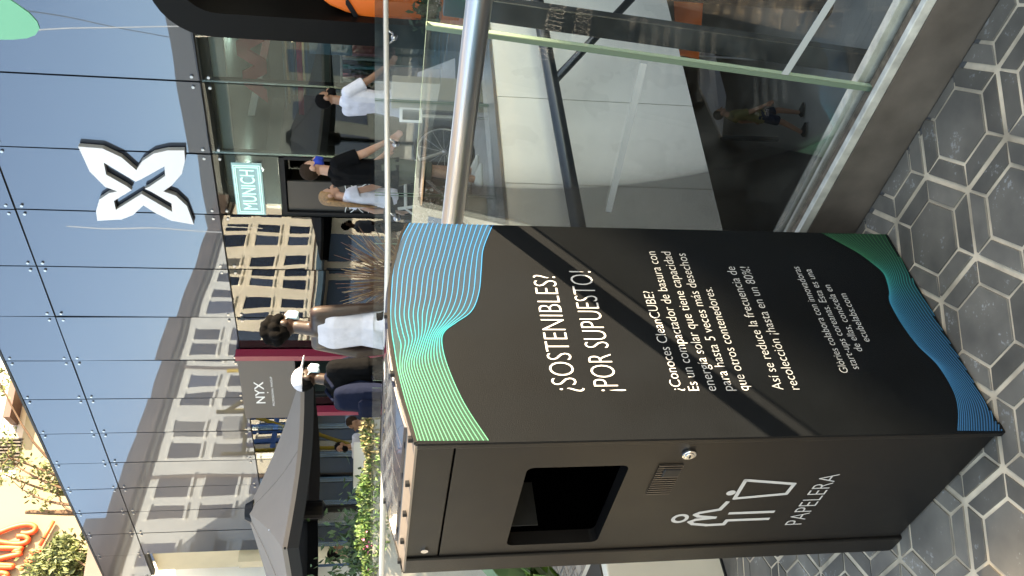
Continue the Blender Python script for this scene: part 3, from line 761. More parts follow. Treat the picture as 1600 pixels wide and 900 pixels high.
display('light_blue_stand', 'light blue slanting display stand inside the glass above the white t-shirt', 'display', [('panel', .25, .62, 1.35, 1.92, dm('pale_blue_panel', (.30, .52, .66)), -.95, -.9), ('post', .41, .45, .02, 1.35, drk, -.94, -.91)], -.9)
display('clothes_rail', 'rail of pink, white and dark clothes inside the glass above the bicycle', 'clothes rail', [('rail', .75, 1.65, 1.50, 1.53, pal, -1.5, -1.47), ('post', .75, .78, .02, 1.5, pal, -1.5, -1.47), ('post', 1.62, 1.65, .02, 1.5, pal, -1.5, -1.47)]+[('garment', .82+.072*k, .865+.072*k, .75+.08*(k % 3), 1.49, (pnk, pal, drk, tea, drk)[k % 5], -1.66, -1.3) for k in range(11)], -1.5)
display('wall_poster', 'teal and white poster panel far inside the shop behind the parasol', 'poster', [('board', 8.4, 9.9, .9, 2.4, tea, -1.9, -1.86), ('band', 8.6, 9.7, 1.4, 1.7, pal, -1.858, -1.85)], -1.9)
m_bulb = mat('lamp_glow', (1, .9, .75), .5, emit=((1, .86, .62), 5))
spots = [(-.02, 1.98), (.55, 1.82), (.62, 1.70), (.15, 1.86), (.9, 1.80), (1.05, 1.74), (1.45, 1.88), (1.62, 1.92), (1.66, 1.80), (2.0, 2.0), (2.45, 1.95), (1.2, 1.9)]
for s, z in spots:
    o = obj('spotlight', MB().sphere(fac(s, z+.5, -4.2), .026, u=10, v=6), m_bulb)
    tag(o, 'small warm spotlight glowing on the dark shop ceiling behind the glass', 'lamp', 'ceiling spotlights inside the shop')
# red letter-like sign inside the glass
red = mat('red_sign_face', (.80, .05, .06), .5)
rs_ = MB(); zz = [(-.55, 2.36), (-.38, 2.74), (-.12, 2.40), (.10, 2.74), (.34, 2.40), (.52, 2.70), (.78, 2.42)]
for (a, z0), (b_, z1) in zip(zz[:-1], zz[1:]): rs_.bar(fac(a, z0, -.10), fac(b_, z1, -.10), FN*.02+FD*0, (FD*.09))
tag(obj('red_sign', rs_, red), 'red zigzag letter sign inside the glass beside the black portal', 'sign')
# neon sign
neon = mat('neon_tube_cyan', (.3, .8, .8), .4, emit=((.62, .95, .95), .16))
ns_ = thing('neon_sign', 'pale cyan outlined sign reading MUNICH hanging in the shop window', 'sign', fac(2.25, 2.6, .03))
nm = MB()
for (s0, s1, z0, z1) in ((1.83, 2.70, 2.585, 2.935), (1.86, 2.67, 2.61, 2.91)):
    q = [fac(s0, z0, .04), fac(s1, z0, .04), fac(s1, z1, .04), fac(s0, z1, .04)]
    for a, b_ in zip(q, q[1:]+q[:1]): nm.tube([a, b_], .0055, 6)
obj('tube_frame', nm, neon, ns_)
lm = MB(); lettering(lm, 'MUNICH', fac(2.62, 2.665, .042), -FD, Z, .72, .19, .0, FN*.002); obj('lettering', lm, neon, ns_, fixn=False)
obj('back_plate', fbox(MB(), 1.80, 2.74, 2.56, 2.96, .010, .022), mat('sign_acrylic', (.30, .47, .48), .3), ns_)
# white outlined butterfly emblem on the dark door
def petal_pts(cx, cz, ang, ln, wd, n=9):
    up = []; lo_ = []
    for i in range(n):
        t_ = i/(n-1); r = wd*math.sin(math.pi*t_**.75)*(.55+.45*t_)
        up.append((t_*ln, r)); lo_.append((t_*ln, -r))
    pts = up+lo_[::-1][1:-1]
    c, s = math.cos(ang), math.sin(ang)
    return [(cx+x*c-y*s, cz+x*s+y*c) for x, y in pts]
em = MB()
for an in (28, 152, 208, 332):
    for sc2 in (1.0, .62):
        P = petal_pts(2.45, 1.27, R(an), .36*sc2, .085*sc2)
        P = [fac(s, z, -.05) for s, z in P]
        em.tube(P+[P[0]], .006, 5)
tag(obj('door_emblem', em, m_white), 'thin white outlined butterfly emblem on the dark glass door', 'emblem')
# large white butterfly sign
bf = thing('butterfly_sign', 'big white four-petalled butterfly emblem standing off the blue glass', 'sign', fac(2.31, 4.2, .1))
def bf_outline():
    # outline traced as four pointed petals round a centre, in facade coordinates
    pix = [(122, 229), (160, 232), (190, 246), (213, 266), (222, 252), (240, 240), (262, 235), (288, 235), (289, 252), (284, 272), (268, 290), (255, 299),
           (275, 306), (292, 322), (303, 351), (268, 345), (243, 333), (224, 321), (208, 336), (190, 343), (152, 345), (150, 330), (155, 312), (170, 302), (183, 299), (164, 292), (140, 268)]
    return [facpx(x, y, .085) for x, y in pix]
def slot(px): return [facpx(x, y, .085) for x, y in px]
slots = [[(163, 255), (206, 282), (202, 289), (166, 273)], [(257, 260), (235, 283), (240, 290), (259, 274)],
         [(180, 316), (204, 303), (222, 303), (186, 328)], [(220, 302), (236, 296), (269, 321), (270, 332)]]
slots = [[(162, 254), (205, 280), (205, 290), (166, 273)], [(257, 260), (258, 275), (238, 290), (233, 284)],
         [(178, 314), (206, 298), (219, 302), (181, 328)], [(225, 302), (237, 294), (268, 318), (269, 331)]]
slots = [[(162, 254), (212, 284), (221, 280), (257, 260), (258, 275), (233, 292), (226, 295), (237, 300), (268, 318), (269, 331), (221, 303), (181, 328), (178, 314), (206, 297), (198, 291), (166, 273)]]
bm = bmesh.new(); ed = []
loops = [bf_outline()]+[slot(s) for s in slots]
for loop in loops:
    vs = [bm.verts.new((s, z, 0)) for s, z in loop]; ed += [bm.edges.new((vs[i], vs[(i+1) % len(vs)])) for i in range(len(vs))]
bmesh.ops.triangle_fill(bm, edges=ed, use_beauty=True); bm.verts.index_update()
co = [(v.co.x, v.co.y) for v in bm.verts]; fs = [tuple(v.index for v in f.verts) for f in bm.faces]; bm.free()
obj('face', MB().add([fac(s, z, .085) for s, z in co], fs), mat('white_sign_face', (.80, .77, .77), .45), bf)
sm_ = MB()
for loop in loops:
    k = len(loop); sm_.add([fac(s, z, .0845) for s, z in loop]+[fac(s, z, .015) for s, z in loop], [(i, (i+1) % k, k+(i+1) % k, k+i) for i in range(k)])
obj('return_edge', sm_, mat('grey_sign_side', (.34, .33, .31), .5, .1), bf, fixn=False)
so_ = MB()
for s, z in ((1.85, 4.6), (2.75, 4.6), (1.9, 3.75), (2.75, 3.8)): so_.disc(fac(s, z, 0), FN, .02, .02, 8)
obj('standoff', so_, m_steel, bf)
# green rounded sign
gp_ = [facpx(x, y, .55) for x, y in [(0, 62), (20, 62), (42, 60), (55, 55), (62, 45), (58, 34), (45, 20), (25, 6), (10, -4), (-20, -20), (-60, -40), (-90, -20), (-100, 20), (-80, 50), (-40, 62)]]
gr_ = thing('green_sign', 'mint green rounded sign standing off the top of the glass facade', 'sign', fac(-.45, 5.0, .5))
obj('sign_face', MB().prism([fac(s, z, .53) for s, z in gp_], FN, .02), mat('mint_green', (.16, .50, .31), .5), gr_)
obj('bracket', MB().bar(fac(-.5, 5.2, 0), fac(-.5, 5.2, .52), FD*.03, Z*.03), m_steel, gr_)

# ---------------------------------------------------------------- black rounded portal with the orange shop
pt_ = thing('shop_portal', 'thick black rounded portal framing the orange shop entrance', 'portal', fac(-2.4, 0, .25))
def portal_loop(s0, s1, z0, z1, rad):
    P = []
    for (cs, cz, a0) in ((s0-rad, z1-rad, 0), (s1+rad, z1-rad, 90)):
        for k in range(9):
            a = R(a0+k*90/8); P.append((cs+rad*math.cos(a), cz+rad*math.sin(a)))
    return [(s0, z0)]+P+[(s1, z0)]
lo1 = portal_loop(-.40, -4.6, 0, 3.52, .62); lo2 = portal_loop(-.70, -4.3, 0, 3.22, .42)
n_ = len(lo1)
pm = MB()
pm.add([fac(s, z, .5) for s, z in lo1]+[fac(s, z, .5) for s, z in lo2], [(i, i+1, n_+i+1, n_+i) for i in range(n_-1)], 0)
pm.add([fac(s, z, .5) for s, z in lo1]+[fac(s+.28, z+.10*(z > 2.5), .0) for s, z in lo1], [(i, i+1, n_+i+1, n_+i) for i in range(n_-1)], 1)
pm.add([fac(s, z, .5) for s, z in lo2]+[fac(s, z, -.5) for s, z in lo2], [(i, i+1, n_+i+1, n_+i) for i in range(n_-1)], 0)
smooth_angle(obj('frame', pm, [m_bronze, m_bronzel], pt_, fixn=False), 35)
bw = thing('black_wall_panel', 'black wall with small white arrows inside the rounded portal', 'wall', fac(-2.5, 0, -.6))
obj('panel', fbox(MB(), -4.4, -.66, .01, 3.3, -.66, -.60), m_black, bw)
am = MB()
for k in range(8):
    s, z = -.80-.0*k, 1.90-.13*k
    for (a, b_) in (((0, -.03), (0, .035)), ((0, .04), (-.025, .01)), ((0, .04), (.025, .01))):
        am.bar(fac(s-.12+a[0], z+a[1], -.594), fac(s-.12+b_[0], z+b_[1], -.594), FN*.003, FD*.005 if a[0] == b_[0] else FD*.004)
obj('arrows', am, m_white, bw)
jm = MB()
for z in (2.22, 1.55, .9): fbox(jm, -4.4, -.66, z-.005, z+.005, -.601, -.597)
obj('panel_joint', jm, mat('joint_grey', (.25, .25, .25), .5), bw)
vent = MB()
for k in range(14): fbox(vent, -4.4, -.66, 2.35+k*.06, 2.38+k*.06, -.598, -.585)
obj('louvre', vent, mat('louvre_grey', (.14, .15, .15), .5), bw)
# orange rounded lounge pod
m_or = mat('orange_shell', (.90, .16, .02), .45, noise=.04, nscale=3)
op = thing('orange_pod', 'big rounded orange lounge shell standing inside the black portal', 'seat', fac(-1.3, 0, -.2))
ob = MB()
ob_px = [(500, -60), (503, 0), (515, 9), (540, 20), (570, 28), (600, 33), (640, 35), (660, 32), (665, 22), (668, 0), (670, -60)]
prof = [facpx(x, y, .36) for x, y in ob_px]
ob.prism([fac(s, z, .36) for s, z in prof], -FN, .5)
obj('shell', ob, m_or, op, bevel=.03)
obj('strap', MB().bar(fac(*facpx(540, 0, .38), .375), fac(*facpx(559, 30, .38), .375), FN*.012, (FD*.05)), m_black, op)
obj('base', fbox(MB(), -1.6, -.78, .01, facpx(665, 20, .3)[1], -.1, .30), mat('pod_white_base', (.6, .58, .54), .5), op)
pp = thing('potted_shrub', 'dark green shrub in an orange pot beside the portal', 'plant', fac(-1.0, 0, .9))
pc = atY(718, 16, 8.9); pc.z = 0
obj('pot', MB().tube([pc+Z*.0, pc+Z*.42], [.13, .17], 20), m_or, pp)
lf = MB(); leaves(lf, lambda: pc+Vector((random.gauss(0, .11), random.gauss(0, .11), .56+random.gauss(0, .07))), 260, .04)
m_leafd = mat('dark_leaf', (.025, .06, .018), .6, noise=.5, nscale=14)
obj('foliage', lf, m_leafd, pp, fixn=False)

# ---------------------------------------------------------------- kiosk front with the hanging sign
kf = thing('kiosk_front', 'taupe sign board with crimson edge over a dark shop front reading NYX', 'shop front', fac(6.8, 0, .1))
m_taupe = mat('taupe_sign', (.115, .098, .085), .6); m_crim = mat('crimson_edge', (.23, .012, .04), .35)
obj('sign_board', fbox(MB(), 5.93, 7.62, 2.30, 3.24, .06, .16), m_taupe, kf)
km = MB(); fbox(km, 5.80, 5.92, 0, 3.26, .02, .18); fbox(km, 7.45, 7.56, 0, 2.29, .02, .17)
obj('edge_strip', km, m_crim, kf)
obj('dark_opening', fbox(MB(), 5.93, 7.44, .01, 2.29, -1.2, -1.1), mat('kiosk_dark', (.018, .012, .014), .5), kf)
kl = MB(); lettering(kl, 'NYX', fac(7.16, 2.86, .16), -FD, Z, .64, .16, .012, FN*.003)
lettering(kl, 'PROFESSIONAL MAKEUP', fac(7.24, 2.70, .16), -FD, Z, .86, .035, 0, FN*.003)
kl.disc(fac(6.84, 2.80, .16), FN, .012, .004, 12)
obj('lettering', kl, m_white, kf, fixn=False)

# ---------------------------------------------------------------- apartment building on the left, seen only mirrored in the facade
R1 = FP0 + FD*16 + FN*2.9; R2 = FP0 + FD*23 + FN*18.2
bd = (R2-R1); bd.z = 0; bd = Matrix.Rotation(R(10), 3, 'Z') @ bd; BL = bd.length; bd.normalize(); bn = Vector((-bd.y, bd.x, 0))
if bn.y > 0: bn = -bn
R0 = R1 - bd*9
_cm = CAM - FN*(2*(CAM-FP0).dot(FN)); _k = ray(350, 318); _k = _k - FN*(2*_k.dot(FN))
BL = (_cm + _k*((R1-_cm).dot(bn)/_k.dot(bn)) - R0).dot(bd)
ap = thing('apartment_building', 'cream apartment block with dark eaves mirrored in the glass facade', 'building', R0)
def abox(mb, a0, a1, z0, z1, o0, o1, mi=0): return mb.box(R0+bd*((a0+a1)/2)+bn*((o0+o1)/2)+Z*((z0+z1)/2), bd*((a1-a0)/2), bn*((o1-o0)/2), Z*((z1-z0)/2), mi)
m_apt = mat('warm_white_render', (.90, .86, .78), .85, noise=.08, nscale=1.2)
m_aptw = mat('apartment_window', (.025, .04, .075), .12)
m_apt2 = mat('window_pale_blind', (.16, .165, .17), .5); m_apt3 = mat('window_painted_sky', (.06, .09, .16), .15)  # the blue one has reflected sky painted into its colour
m_eave = mat('grey_brown_eave', (.13, .10, .09), .7, noise=.3, nscale=1)
obj('wall', abox(MB(), 0, BL, 0, 7.15, -8, 0), m_apt, ap)
obj('roof', abox(abox(MB(), -.4, BL, 7.15, 7.62, -8, .30), 6, 9, 7.62, 8.4, -6, -.5), m_eave, ap)
a = 1.2; kk = 0
while a < BL-1.3 and kk < 30:
    for z0 in (3.30, 4.55, 5.80):
        obj('window', abox(MB(), a, a+.62, z0, z0+.86, .003, .03), random.choice((m_aptw, m_aptw, m_apt2, m_apt3)), ap)
        obj('window_surround', abox(abox(MB(), a-.05, a+.67, z0-.08, z0-.01, .002, .08), a-.04, a+.66, z0+.865, z0+.92, .002, .06), m_apt, ap)
    a += 1.45 if kk % 2 else .95
    kk += 1
for a in (4.3, 9.9, 15.2):
    obj('drainpipe', MB().tube([R0+bd*a+bn*.07, R0+bd*a+bn*.07+Z*7.1], .05, 8), m_eave, ap)
for a, z0 in ((3.1, 4.75), (7.0, 4.8), (11.6, 4.72), (13.6, 3.0)):
    obj('air_unit', abox(MB(), a, a+.7, z0, z0+.5, .03, .33), m_cladg, ap, bevel=.02)
for z0 in (2.95, 6.95): obj('string_course', abox(MB(), 0, BL, z0, z0+.07, .002, .05), m_eave, ap)
obj('awning', abox(MB(), 3, BL, 2.55, 2.75, .02, 1.3), mat('awning_blue', (.07, .14, .22), .6), ap)
a = .8
for kk in range(int((BL-1)/2.6)):
    obj('shop_window', abox(MB(), a, a+2.1, .15, 2.45, .003, .03), mat('shop_blue_glass', (.10, .17, .30), .2) if kk == 0 else bpy.data.materials['shop_blue_glass'], ap)
    a += 2.6
# grey hall across the plaza, also only mirrored
def mirrored(x, y, z):        # the real point whose image in the facade lies on that sight line, at height z
    k = ray(x, y); v = CAM + k*((z-CAMH)/k.z); d = (v-FP0).dot(FN); return v - FN*(2*d)
H1 = mirrored(266, 15, 11.0); H2 = mirrored(322, 352, 11.0); H1.z = H2.z = 0
hl = thing('grey_hall', 'long grey hall across the plaza mirrored in the right part of the facade', 'building', H2)
hd1 = (H1-H2).normalized(); hn_ = Vector((-hd1.y, hd1.x, 0))
if hn_.dot(FP0-H2) > 0: hn_ = -hn_
HLn = (H1-H2).length
hm_ = MB().bar(H2+Z*4.9+hn_*5, H2+hd1*(HLn*1.6)+Z*4.9+hn_*5, hn_*5, Z*4.9); obj('wall', hm_, mat('hall_grey_wall', (.10, .115, .12), .6, noise=.2, nscale=.5), hl)
obj('roof', MB().bar(H2+Z*10.4+hn_*5-hd1*1, H2+hd1*(HLn*1.6)+Z*10.4+hn_*5, hn_*6, Z*.6), mat('hall_roof_grey', (.16, .16, .155), .7), hl)
hw = MB()
for k in range(10):
    hw.bar(H2+hd1*(HLn*1.5*k/10+1)+Z*3.2-hn_*.02, H2+hd1*(HLn*1.5*(k+.6)/10+1)+Z*3.2-hn_*.02, hn_*.01, Z*2.2)
obj('glazing', hw, m_aptw, hl)
for i_, ((x0, y0), (x1, y1), lab_) in enumerate((((10, 62), (400, 48), 'uppermost thin white cable over the plaza mirrored across the top panes'), ((20, 26), (300, 82), 'thin white cable slanting over the plaza, mirrored beside the green sign'), ((100, 352), (410, 364), 'thin white cable over the plaza mirrored just below the butterfly sign'))):
    ca, cb2 = mirrored(x0+0, y0, 9.5), mirrored(x1, y1, 3.5 if i_ != 1 else 6.5)
    tag(obj('plaza_cable', MB().tube([ca, ca.lerp(cb2, .5)-Z*.12, cb2], .014, 5), m_white), lab_, 'cable')
# colourful play frame on the plaza, mirrored beside the building
q = mirrored(352, 708, 4.3); q.z = 0
pf = thing('climbing_frame', 'yellow and blue climbing frame mirrored in the glass facade', 'play frame', q)
m_yel = mat('yellow_tube', (.75, .48, .04), .4); m_blu = mat('blue_panel', (.05, .20, .60), .45)
ym = MB()
for ax in (0, 1.6):
    for ay in (0, 1.3): ym.tube([q+bd*ax+bn*ay, q+bd*ax+bn*ay+Z*4.4], .05, 8)
ym.tube([q+Z*3.9, q+bd*1.6+bn*1.3+Z*3.9], .05, 8); ym.tube([q+Z*1.2, q+bd*1.6+Z*4.2], .05, 8); ym.tube([q+bn*1.3+Z*4.2, q+bd*1.6+bn*1.3+Z*2.8], .05, 8)
obj('tube_frame', ym, m_yel, pf)
bl = MB()
for k in range(4): bl.bar(q+bd*(.3+.35*k)+Z*2.9, q+bd*(.3+.35*k)+Z*4.0, bn*.03, bd*.06)
bl.bar(q+Z*3.2, q+bd*1.6+Z*3.2, bn*.03, Z*.06); bl.bar(q+bd*0+bn*.6+Z*2.6, q+bd*2.0+bn*.6+Z*2.6, bn*.4, Z*.05)
obj('panel', bl, m_blu, pf)

# ---------------------------------------------------------------- sunlit cream building behind, with red script
CWn = Vector((math.sin(R(152)), math.cos(R(152)), 0)); CW0 = atY(60, 820, 36); CW0.z = 0; CWd = Vector((-CWn.y, CWn.x, 0))
if CWd.x > 0: CWd = -CWd                    # CWd runs to the left
def cw(x, y, o=0): return onplane(x, y, CW0+CWn*o, CWn)
cb = thing('cream_building', 'tall sunlit cream building with red script rising behind the glass facade', 'building', CW0)
m_sunc = mat('sandy_render', (.245, .20, .135), .9, noise=.04, nscale=.6)
def cwbox(mb, u0, u1, z0, z1, o0, o1): return mb.box(CW0+CWd*((u0+u1)/2)+CWn*((o0+o1)/2)+Z*((z0+z1)/2), CWd*((u1-u0)/2), CWn*((o1-o0)/2), Z*((z1-z0)/2))
def cwuz(x, y): p = cw(x, y); return (p-CW0).dot(CWd), p.z
u_a, z_a = cwuz(45, 745)
u_b, z_b = cwuz(42, 648)
obj('wall', cwbox(MB(), u_a, 12, 0, 22, -6, 0), m_sunc, cb)
obj('wall', cwbox(MB(), -7, u_a-.05, 0, z_b+.05, -6.2, -.12), m_sunc, cb)
sl = MB()
z = z_b+.1
while z < 24: cwbox(sl, -7, u_a-.05, z, z+.27, -6, -.25); z += .30
obj('slat_cladding', sl, mat('pink_grey_slats', (.50, .42, .36), .7), cb)
lv = MB(); u0_, z0_ = cwuz(27, 722); u1_, z1_ = cwuz(0, 684)
u = min(u0_, u1_)
while u < max(u0_, u1_): cwbox(lv, u, u+.06, z0_, z1_+2, -.25, -.05); u += .14
obj('louvre', lv, mat('dark_louvre', (.07, .055, .045), .6), cb)
obj('canopy_bar', cwbox(MB(), cwuz(10, 662)[0]-1.6, cwuz(10, 662)[0], cwuz(22, 660)[1]-.1, cwuz(22, 660)[1]+.15, -.2, .8), mat('bar_brown', (.08, .035, .03), .6), cb)
m_redsc = mat('red_orange_script', (.72, .105, .035), .5)
strokes = [[(-60, 600), (0, 590), (80, 560), (160, 540), (220, 540), (250, 560), (235, 588), (190, 600), (150, 598)],
           [(120, 622), (170, 620), (198, 643), (170, 668), (100, 674), (0, 660), (-50, 650)], [(-50, 700), (0, 702), (80, 702), (155, 708), (100, 728), (146, 740), (60, 762), (0, 776), (-50, 790)],
           [(-50, 822), (0, 822), (85, 828), (70, 838), (-50, 836)], [(-50, 880), (20, 878), (50, 895), (10, 920)], [(378, 512), (280, 688)],
           [(290, 720), (215, 728), (250, 752), (182, 795), (240, 800)], [(190, 830), (140, 856)]]
scr = thing('script_sign', 'red orange handwritten script letters on the sunlit cream wall', 'sign', cw(30, 850, .1))
for i, st in enumerate(strokes):
    pts = [cw(x/4.5, 700+y/4.5, .16) for x, y in st]
    pts = catmull(pts, 5) if len(pts) > 2 else pts
    obj('letter_stroke', MB().tube(pts, .10 if i < 5 else .075, 8), m_redsc, scr, smooth=True)
sh_wall = cwbox(MB(), -8, 14, 0, .02, .02, .04)

# ---------------------------------------------------------------- parasol
m_canopy = mat('taupe_canopy', (.21, .18, .155), .85, noise=.05, nscale=4); m_lining = mat('black_lining', (.006, .006, .006), .9)
pa = thing('parasol', 'large square taupe parasol with black lining over the hedge', 'parasol', (-3.15, 11.35, 0))
pN, pR, pL = atY(440, 857, 9.3), atY(457, 588, 11.9), Vector((-5.2, 11.1, 2.0))
ze = 1.99
for p in (pN, pR): p.z = ze
pL.z = ze; pF = pR + pL - pN; pF.z = ze
apex = atY(386, 800, 11.4)
crn = [pN, pR, pF, pL]
cm = MB(); lm_ = MB()
for a, b_ in zip(crn, crn[1:]+crn[:1]):
    K = 8
    rows = []
    for i in range(K+1):
        row = []
        for j in range(K+1):
            e = a.lerp(b_, j/K); p = e.lerp(apex, i/K*.97)
            sag = math.sin(math.pi*j/K)*(1-i/K)*.06 + math.sin(math.pi*i/K)*.05
            row.append(p - Z*sag)
        rows.append(row)
    for i in range(K):
        for j in range(K):
            cm.quad(rows[i][j], rows[i][j+1], rows[i+1][j+1], rows[i+1][j])
            lm_.quad(*[p-Z*.015 for p in (rows[i][j], rows[i][j+1], rows[i+1][j+1], rows[i+1][j])])
    for j in range(K):
        cm.quad(rows[0][j], rows[0][j+1], rows[0][j+1]-Z*.05, rows[0][j]-Z*.05)
        lm_.quad(*[(p*.998+apex*.002) for p in (rows[0][j]-Z*.01, rows[0][j+1]-Z*.01, rows[0][j+1]-Z*.17, rows[0][j]-Z*.17)])
smooth_angle(obj('canopy', cm, m_canopy, pa, fixn=False), 30); obj('lining', lm_, m_lining, pa, fixn=False)
for a, b_ in zip(crn, crn[1:]+crn[:1]):
    e = a.lerp(b_, .5); obj('seam', MB().tube([e.lerp(apex, i/8*.97)-Z*(.06*(1-i/8)+math.sin(math.pi*i/8)*.05-.004) for i in range(9)], .006, 5), m_canopy, pa)
pc = Vector((apex.x, apex.y, 0))
obj('pole', MB().tube([pc, pc+Z*(apex.z-.1)], .045, 14), m_black, pa, smooth=True)
obj('hub', MB().tube([pc+Z*1.62, pc+Z*1.66, pc+Z*1.95, pc+Z*2.0], [.06, .12, .12, .06], 14), m_black, pa)
obj('finial', MB().tube([apex-Z*.08, apex+Z*.02], [.16, .10], 14), m_black, pa)
for c in crn:
    obj('strut', MB().tube([pc+Z*1.9, c.lerp(apex, .45)-Z*.05], .010, 6), m_steel, pa)
    obj('rib', MB().tube([apex-Z*.12, c-Z*.03], .014, 6), m_black, pa)

# ---------------------------------------------------------------- planter wall with hedge
m_leafy = mat('yellowish_leaf', (.06, .10, .02), .55, noise=.5, nscale=9); m_leafm = mat('mid_leaf', (.055, .12, .025), .55, noise=.5, nscale=9)
m_leafs = mat('straw_leaf', (.22, .185, .09), .6, noise=.4, nscale=9); m_stem = mat('brown_stem', (.13, .075, .045), .8, noise=.4, nscale=30)
m_pink = mat('pink_petal', (.75, .20, .38), .5); m_plant = mat('grey_planter', (.36, .335, .30), .8, noise=.12, nscale=5)
PX0, PX1, PY = -5.2, -1.02, 8.0
pw = thing('planter_wall', 'low grey concrete planter wall carrying the hedge under the parasol', 'planter', (-3, 8.3, 0))
obj('wall', MB().aabox((PX0, PY, 0), (PX1, PY+.08, 1.075)).aabox((PX0, PY+.9, 0), (PX1, PY+.98, 1.075)).aabox((PX1-.08, PY+.081, 0), (PX1, PY+.899, 1.075)), m_plant, pw, bevel=.006)
obj('soil', MB().aabox((PX0, PY+.081, .9), (PX1-.081, PY+.899, 1.0)), mat('soil', (.04, .03, .02), .95), pw)
hg = thing('hedge', 'clipped hedge fading from straw to bright green on the planter wall', 'hedge', (-3, 8.35, 1.0))
h1 = MB(); h2 = MB(); h3 = MB()
def hedge_pt(x0, x1):
    def f():
        x = random.uniform(x0, x1); top = 1.19+.03*math.sin(x*5)+.025*math.sin(x*13+1)
        return Vector((x, PY-.03+random.random()**1.3*.5, random.uniform(1.02, top)))
    return f
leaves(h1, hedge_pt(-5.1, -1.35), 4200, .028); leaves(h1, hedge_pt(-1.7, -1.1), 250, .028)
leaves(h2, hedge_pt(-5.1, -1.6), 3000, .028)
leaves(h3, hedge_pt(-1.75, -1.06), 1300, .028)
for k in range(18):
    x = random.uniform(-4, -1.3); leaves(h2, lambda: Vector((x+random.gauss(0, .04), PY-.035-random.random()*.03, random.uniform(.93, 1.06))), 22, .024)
obj('yellowish_leaves', h1, m_leafy, hg, fixn=False); obj('deep_leaves', h2, m_leafm, hg, fixn=False); obj('straw_leaves', h3, m_leafs, hg, fixn=False)  # two leaf greens mixed through the hedge, straw at its right end
fl = MB(); leaves(fl, lambda: Vector((-2.35+random.gauss(0, .09), PY-.02+random.random()*.1, 1.15+random.gauss(0, .03))), 14, .018, flat=.9)
tag(obj('pink_flowers', fl, m_pink, fixn=False), 'small bunch of pink flowers in the hedge beside the parasol pole', 'flowers')
# dark shrub behind the hedge
ds = thing('dark_shrub', 'dark green bush behind the hedge near the parasol pole', 'shrub', (-2.95, 9.6, 0))
dm = MB(); leaves(dm, lambda: Vector((-2.95+random.gauss(0, .32), 9.6+random.gauss(0, .25), 1.0+random.gauss(0, .22))), 1900, .045)
obj('foliage', dm, m_leafd, ds, fixn=False)
obj('stem', MB().tube([(-2.95, 9.6, 0), (-2.95, 9.6, .9)], .03, 6), m_stem, ds)
# dried grass in a pot
dg_c = atY(560, 437, 8.3); dg_c.z = 0
dgr = thing('dried_grass', 'brown dried grass clump in a pot behind the far railing', 'plant', dg_c)
obj('pot', MB().tube([dg_c, dg_c+Z*.62], [.20, .27], 20), mat('dark_pot', (.05, .045, .04), .7), dgr)
bm_ = MB(); bm2 = MB()
for k in range(330):
    a = random.uniform(0, 6.28); sp_ = random.uniform(.02, .42); h = random.uniform(.35, .95)*(1-.35*sp_)
    b0 = dg_c+Vector((math.cos(a)*.1*random.random(), math.sin(a)*.1*random.random(), .58)); b1 = b0+Vector((math.cos(a)*sp_*.5, math.sin(a)*sp_*.5, h*.6)); b2 = b0+Vector((math.cos(a)*sp_*1.15, math.sin(a)*sp_*1.15, h*random.uniform(.8, 1)))
    (bm_ if k % 4 else bm2).tube([b0, b1, b2], [.006, .005, .0025], 4, cap=False)
obj('blades', bm_, mat('rust_grass', (.15, .075, .045), .8, noise=.4, nscale=20), dgr, fixn=False); obj('pale_blades', bm2, mat('pale_grass', (.34, .23, .12), .8), dgr, fixn=False)
# cream planter with broad green leaves left of the bin
cpl = thing('cream_planter', 'cream rendered planter box on the paving left of the bin', 'planter', (-1.5, 3.0, 0))
c_r = ground(1130, 876); pq = [c_r+E1*.25, c_r-E1*1.6]
up_ = E2*.0
box_ = MB().bar(c_r+E1*.12+Z*.205+E2*.45, c_r-E1*1.9+Z*.205+E2*.45, E2*.45, Z*.205)
obj('box', box_, mat('cream_planter_render', (.66, .58, .45), .8, noise=.05, nscale=5), cpl, bevel=.006)
obj('soil', MB().bar(c_r+E1*.08+Z*.412+E2*.45, c_r-E1*1.86+Z*.412+E2*.45, E2*.40, Z*.004), bpy.data.materials['soil'], cpl)
obj('base_shade_strip', MB().bar(c_r+E1*.13+Z*.006-E2*.004, c_r-E1*1.9+Z*.006-E2*.004, E2*.004, Z*.006), m_black, cpl)  # black strip standing in for shade along the planter's foot
def blade(mb, b, d, L, wd, droop, mi=0):
    pts = []; n = 9
    s_ = Vector((-d.y, d.x, 0)).normalized()
    for i in range(n):
        t_ = i/(n-1); p = b + d*(L*t_) - Z*(droop*L*t_*t_)
        ww = wd*math.sin(math.pi*min(1, .12+t_*.9))**.8
        pts.append((p+s_*ww+Z*ww*.3, p, p-s_*ww+Z*ww*.3))
    for a, c in zip(pts[:-1], pts[1:]): mb.quad(a[0], c[0], c[1], a[1], mi); mb.quad(a[1], c[1], c[2], a[2], mi)
m_blade = mat('glossy_green_leaf', (.06, .13, .02), .4, noise=.3, nscale=10); m_blade2 = mat('grey_green_leaf', (.16, .24, .12), .5, noise=.2, nscale=10)
def big_plant(px, py, Y, n, L, wd, m, label, zb=.42):
    c = atY(px, py, Y); c.z = zb
    p = thing('leafy_plant', label, 'plant', c); mb = MB()
    for k in range(n):
        a = 6.28*k/n+random.uniform(-.3, .3); el = random.uniform(.5, 1.25)
        d = Vector((math.cos(a)*math.cos(el), math.sin(a)*math.cos(el), math.sin(el)))
        blade(mb, c+Vector((random.gauss(0, .02), random.gauss(0, .02), 0)), d, L*random.uniform(.7, 1.1), wd, random.uniform(.2, .6))
    obj('leaves', mb, m, p, fixn=False, smooth=True)
big_plant(850, 925, 3.2, 22, .62, .030, m_blade, 'spiky dark green plant in the cream planter, nearest the bin')
